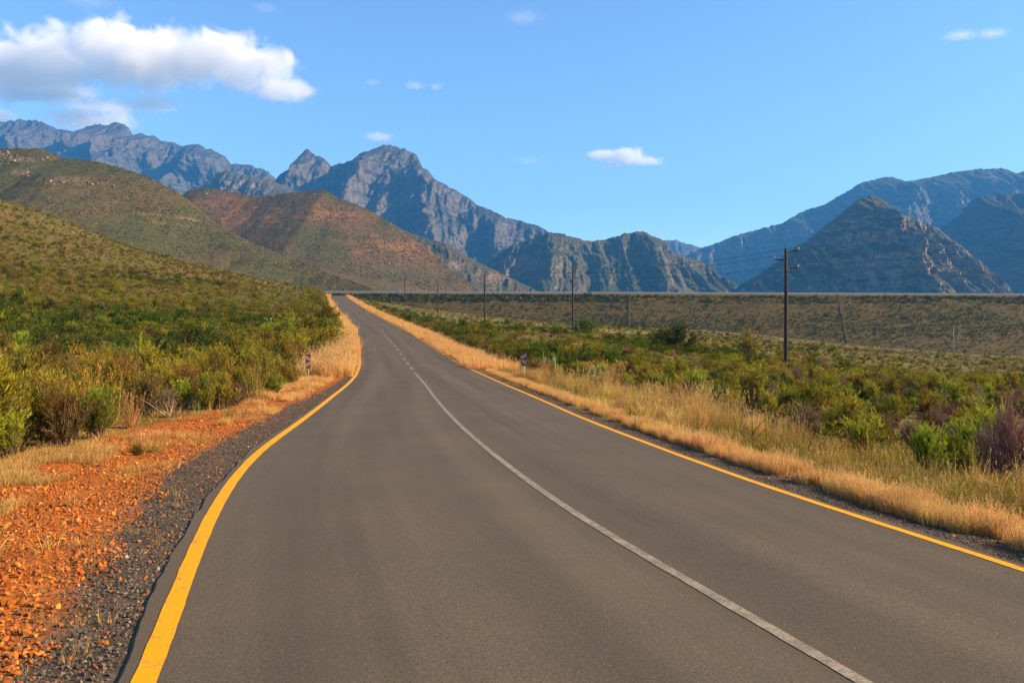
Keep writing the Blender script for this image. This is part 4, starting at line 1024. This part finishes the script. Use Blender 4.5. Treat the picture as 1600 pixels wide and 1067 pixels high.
def pole(x, d, H, label, ang=0.0):
    X = px(x, d); z = float(height(np.array([X]), np.array([d]))[0])
    r = empty('power_pole', (X, d, z), ang); tag(r, label, 'power pole', 'power poles across the field')
    V_, F_ = lathe([(.17, -.6), (.165, 0), (.14, H * .5), (.115, H), (.0, H + .03)], 12)
    obj('post', mesh_np('post', V_, F_, m_pole, True), r); tips = []
    for (f, sd, L) in ARMS:
        zb = f * H
        V_, F_ = tube((sd * .08, 0, zb), (sd * L, 0, zb + .06), .055, .045, 8); V2, F2 = tube((sd * .1, -.02, zb - .05), (sd * .28, -.02, zb + .0), .085, .07, 8)
        arm = obj('cross_arm', mesh_np('cross_arm', V_, F_, m_pole), r)
        obj('bracket', mesh_np('bracket', V2, F2, m_steel), arm)
        V_, F_ = lathe([(.0, 0), (.05, .0), (.05, .06), (.09, .07), (.05, .12), (.09, .14), (.05, .19), (.08, .21), (.03, .27), (0, .28)], 10)
        V_ = V_ + np.array([sd * (L - .06), 0, zb + .09]); obj('insulator', mesh_np('insulator', V_, F_, m_ins), arm)
        ca, sa = math.cos(ang), math.sin(ang); lx = sd * (L - .06)
        tips.append(Vector((X + ca * lx, d + sa * lx, z + zb + .36)))
    TIPS.append(tips); return r
pole(1790, 70, HP, 'timber power pole with three cross arms just outside the frame', .05)
pole(1228, 72, HP, 'tall dark timber power pole, nearest and largest of the row', .05)
pole(895, 135, HP, 'second largest timber power pole beside a dark bush in the field', .1)
pole(757.5, 171, HP, 'third power pole of the row, between the dark bush pole and the far poles', .15)
pole(684, 250, 9.4, 'thin distant power pole between the third pole and the pole beside the road', .2)
pole(632.5, 285, HP, 'distant power pole standing closest to the far bend of the road', .2)
for a in range(3):
    pts = []
    for i in range(len(TIPS) - 1):
        A, B = TIPS[i][a], TIPS[i + 1][a]; sag = (B - A).length * .012
        for k in range(16):
            t = k / 16; p = A.lerp(B, t); pts.append(p - Vector((0, 0, 4 * sag * t * (1 - t))))
    pts.append(TIPS[-1][a]); V_ = []
    for p in pts:
        for k in range(4): V_.append((p.x + .008 * (k in (0, 1)) - .008 * (k in (2, 3)), p.y + .02 * (k == 0) - .02 * (k == 2), p.z + .017 * (k in (0, 3)) - .017 * (k in (1, 2))))
    F_ = [(4 * i + k, 4 * i + (k + 1) % 4, 4 * i + 4 + (k + 1) % 4, 4 * i + 4 + k) for i in range(len(pts) - 1) for k in range(4)]
    o = obj('power_wire', mesh_np('power_wire', np.array(V_), np.array(F_), m_wire))
    tag(o, ['uppermost power wire strung from pole to pole on the top arms', 'power wire strung along the single opposite arms of the poles', 'lowest power wire strung along the bottom arms'][a], 'wire')

# ------------------------------------------------------------------ chevron posts, marker posts, mast
m_red = plain('sign_red', (.26, .014, .010), .45, .4, .08, 8)
m_wht = plain('sign_white', (.33, .30, .25), .45, .4, .06, 8)
def quadmesh(name, polys, y, mat, thick=.0):
    V = []; Fs = []
    for pl in polys:
        b = len(V); V += [(a, y, c) for a, c in pl]; Fs.append(list(range(b, b + len(pl))))
    me = bpy.data.meshes.new(name); me.from_pydata(V, [], Fs); me.materials.append(mat); return me
def chevron(x, d, zc, w, h, flip, label, yaw):
    X = px(x, d); z = float(height(np.array([X]), np.array([d]))[0]); top = pz(zc[0], d) - z
    r = empty('chevron_sign', (X, d, z), yaw); tag(r, label, 'road sign')
    V_, F_ = lathe([(.022, -.4), (.022, top + .0), (0, top + .01)], 10); V_ = V_ + np.array([0, .035, 0]); obj('post', mesh_np('post', V_, F_, m_steel, True), r)
    zb = top - h
    vb = np.array([(sx * w / 2, sy, zb + sz * h) for sx in (-1, 1) for sy in (0, .008) for sz in (0, 1)])
    plate = obj('plate', mesh_np('plate', vb, np.array([(0, 1, 5, 4), (2, 6, 7, 3), (0, 2, 3, 1), (4, 5, 7, 6), (0, 4, 6, 2), (1, 3, 7, 5)]), m_red), r)
    s = -1 if flip else 1; k = w / 2
    # white V with its apex on the +s side
    polys = []
    for up in (1, -1):
        q = [(-s * k, zb + h / 2 + up * h * .42), (-s * k, zb + h / 2 + up * h * .17), (s * k, zb + h / 2 - up * h * .0), (s * k, zb + h / 2 + up * h * .25)]
        if (s * up) < 0: q = q[::-1]
        polys.append(q)
    obj('chevron', quadmesh('chevron', polys, -.003, m_wht), plate)
chevron(481.5, 36, (553.6, 575.4), .205, .59, False, 'red plate with white chevron pointing towards the road, on the gravel side', .15)
chevron(819, 37.5, (550.4, 571.8), .20, .60, True, 'red plate with white chevron on the grassy verge side', -.1)
def marker(x, row, d, h, w, label):
    X = px(x, d); z = float(height(np.array([X]), np.array([d]))[0]); r = empty('marker_post', (X, d, z)); tag(r, label, 'marker post')
    V_, F_ = lathe([(w, -.3), (w, h * .93), (w * .7, h), (0, h + .005)], 8); obj('post', mesh_np('post', V_, F_, m_wht), r)
    V_, F_ = lathe([(w * 1.06, h * .74), (w * 1.06, h * .84)], 8); obj('reflector_band', mesh_np('reflector_band', V_, F_, m_red), r)
marker(423, 484, 95, 1.2, .07, 'small white marker post alone in the scrub on the slope side')
marker(565.5, 476, 232, 1.5, .08, 'farther of two small white marker posts beside the far road')
marker(578, 485, 192, 1.4, .08, 'nearer of two small white marker posts beside the far road')
X = px(1490, 380); z = float(height(np.array([X]), np.array([380.0]))[0]); mast = empty('mast', (X, 380, z)); tag(mast, 'thin pale mast standing at the foot of the dam', 'mast')
V_, F_ = lathe([(.09, -.5), (.07, pz(508, 380) - z), (0, pz(508, 380) - z + .05)], 8); obj('post', mesh_np('post', V_, F_, m_wht, True), mast)
V_, F_ = lathe([(.3, -.1), (.3, .25), (.15, .3)], 8); obj('footing', mesh_np('footing', V_, F_, m_conc), mast)

# ------------------------------------------------------------------ haze and clouds
def box_mesh(name, lo, hi, mat):
    v = np.array([(x, y, z) for x in (lo[0], hi[0]) for y in (lo[1], hi[1]) for z in (lo[2], hi[2])])
    return mesh_np(name, v, np.array([(0, 1, 3, 2), (4, 6, 7, 5), (0, 4, 5, 1), (2, 3, 7, 6), (0, 2, 6, 4), (1, 5, 7, 3)]), mat)
m_haze, nt, out = new_mat('haze'); pv = nt.nodes.new('ShaderNodeVolumePrincipled')
pv.inputs['Color'].default_value = (.09, .42, 1.0, 1); pv.inputs['Density'].default_value = 8.8e-5; pv.inputs['Anisotropy'].default_value = 0.0
nt.links.new(pv.outputs[0], out.inputs['Volume'])
hz = obj('haze', box_mesh('haze', (-7300, -1700, min(float(TZ.min()), CREST - 48.0) - 1.0), (7300, 7700, 1290), m_haze)); tag(hz, kind='stuff')

def cloud(name, D, blobs, label, dens=.02, nscale=1.0, amp=1.0, thick=.5, seed=0.0, lo=.0, hi=.24):
    """blobs: ellipses (cx, cy, rx, ry) in picture pixels at distance D, thick = depth / width"""
    f = D / F; E = [(px(b[0], D), D, pz(b[1], D), b[2] * f, b[2] * f * thick, b[3] * f) for b in blobs]
    pad = 1.45
    lo_ = [min(e[i] - e[3 + i] * pad for e in E) for i in range(3)]; hi_ = [max(e[i] + e[3 + i] * pad for e in E) for i in range(3)]
    m, nt, out = new_mat('cloud'); pos = geopos(nt)
    def vm(op, a, b=None):
        n = nt.nodes.new('ShaderNodeVectorMath'); n.operation = op
        if isinstance(a, tuple): n.inputs[0].default_value = a
        else: nt.links.new(a, n.inputs[0])
        if b is not None:
            if isinstance(b, tuple): n.inputs[1].default_value = b
            else: nt.links.new(b, n.inputs[1])
        return n
    acc = None
    for e in E:
        q = vm('DIVIDE', vm('SUBTRACT', pos, e[:3]).outputs[0], e[3:]); ln = vm('LENGTH', q.outputs[0]).outputs['Value']
        v = math_n(nt, 'SUBTRACT', 1.0, ln)
        if acc is None: acc = v
        else:
            n = nt.nodes.new('ShaderNodeMath'); n.operation = 'SMOOTH_MAX'; n.inputs[2].default_value = .25; nt.links.new(acc, n.inputs[0]); nt.links.new(v, n.inputs[1]); acc = n.outputs[0]
    sz = max(b[3] for b in blobs) * f
    sh = vm('ADD', pos, (seed * 1000., seed * 777., 0.)).outputs[0]
    n1 = noise(nt, nscale * 1.1 / sz, 9, .62, sh, .5)
    s = math_n(nt, 'ADD', acc, math_n(nt, 'MULTIPLY', math_n(nt, 'SUBTRACT', n1, .55), 2.4 * amp))
    dn = math_n(nt, 'MULTIPLY', rng_map(nt, s, lo, hi), dens)
    pv = nt.nodes.new('ShaderNodeVolumePrincipled'); pv.inputs['Color'].default_value = (.999, .999, .999, 1); pv.inputs['Anisotropy'].default_value = .15
    nt.links.new(dn, pv.inputs['Density']); nt.links.new(pv.outputs[0], out.inputs['Volume'])
    o = obj(name, box_mesh(name, lo_, hi_, m)); tag(o, label, 'cloud', None); return o
cloud('cloud', 9500, [(40, 100, 150, 62), (150, 70, 110, 50), (230, 95, 160, 55), (330, 88, 110, 46), (410, 110, 80, 46), (440, 142, 70, 22), (-120, 90, 140, 60), (60, 150, 90, 10)], 'large white cumulus cloud with grey underside, biggest in the sky', .0065, 1.25, .85, .40, 1.3, .0, .4)
cloud('cloud', 9600, [(240, 163, 50, 13), (205, 165, 30, 9)], 'small white cloud just under the large cumulus', .005, 1.3, .8, .8, 2.7, .0, .6)
cloud('cloud', 9900, [(105, 143, 60, 14), (150, 165, 70, 12), (130, 188, 80, 20), (180, 190, 44, 20)], 'ragged white cloud hanging behind the jagged grey ridge', .004, 1.3, .85, .8, 3.9, .0, .6)
cloud('cloud', 9900, [(0, 184, 32, 14)], 'small cloud touching the ridge at the frame edge', .005, 1.0, .6, .8, 4.4)
cloud('cloud', 9700, [(592, 214, 30, 9)], 'small flat cloud right above the highest central peak', .0045, 1.4, .8, .8, 5.1, .0, .7)
cloud('cloud', 9700, [(682, 136, 16, 8), (648, 134, 22, 8), (582, 129, 14, 6)], 'row of tiny cloud puffs high above the central peak', .0032, 1.5, .85, .8, 6.6, .0, .8)
cloud('cloud', 9800, [(980, 244, 34, 17), (945, 243, 36, 9), (1010, 252, 32, 8), (955, 257, 24, 7)], 'bright small cumulus alone in the open sky above the valley', .008, 1.5, .75, .7, 7.2, .0, .45)
cloud('cloud', 9800, [(1500, 56, 36, 8), (1550, 53, 34, 7)], 'thin white cloud high above the mountain on the frame edge', .003, 1.5, .9, .8, 8.8, .0, .8)
cloud('cloud', 9800, [(826, 252, 30, 8)], 'faint wisp beside the bright small cumulus', .0011, 1.4, .95, .8, 9.3, .0, .8)
cloud('cloud', 9800, [(818, 28, 42, 13)], 'faint wisp at the top middle of the sky', .0009, 1.4, .95, .8, 10.2, .0, .8)
cloud('cloud', 9800, [(415, 13, 30, 8), (140, 2, 50, 10)], 'faint wisps above the large cumulus', .0009, 1.4, .95, .8, 11.9, .0, .8)
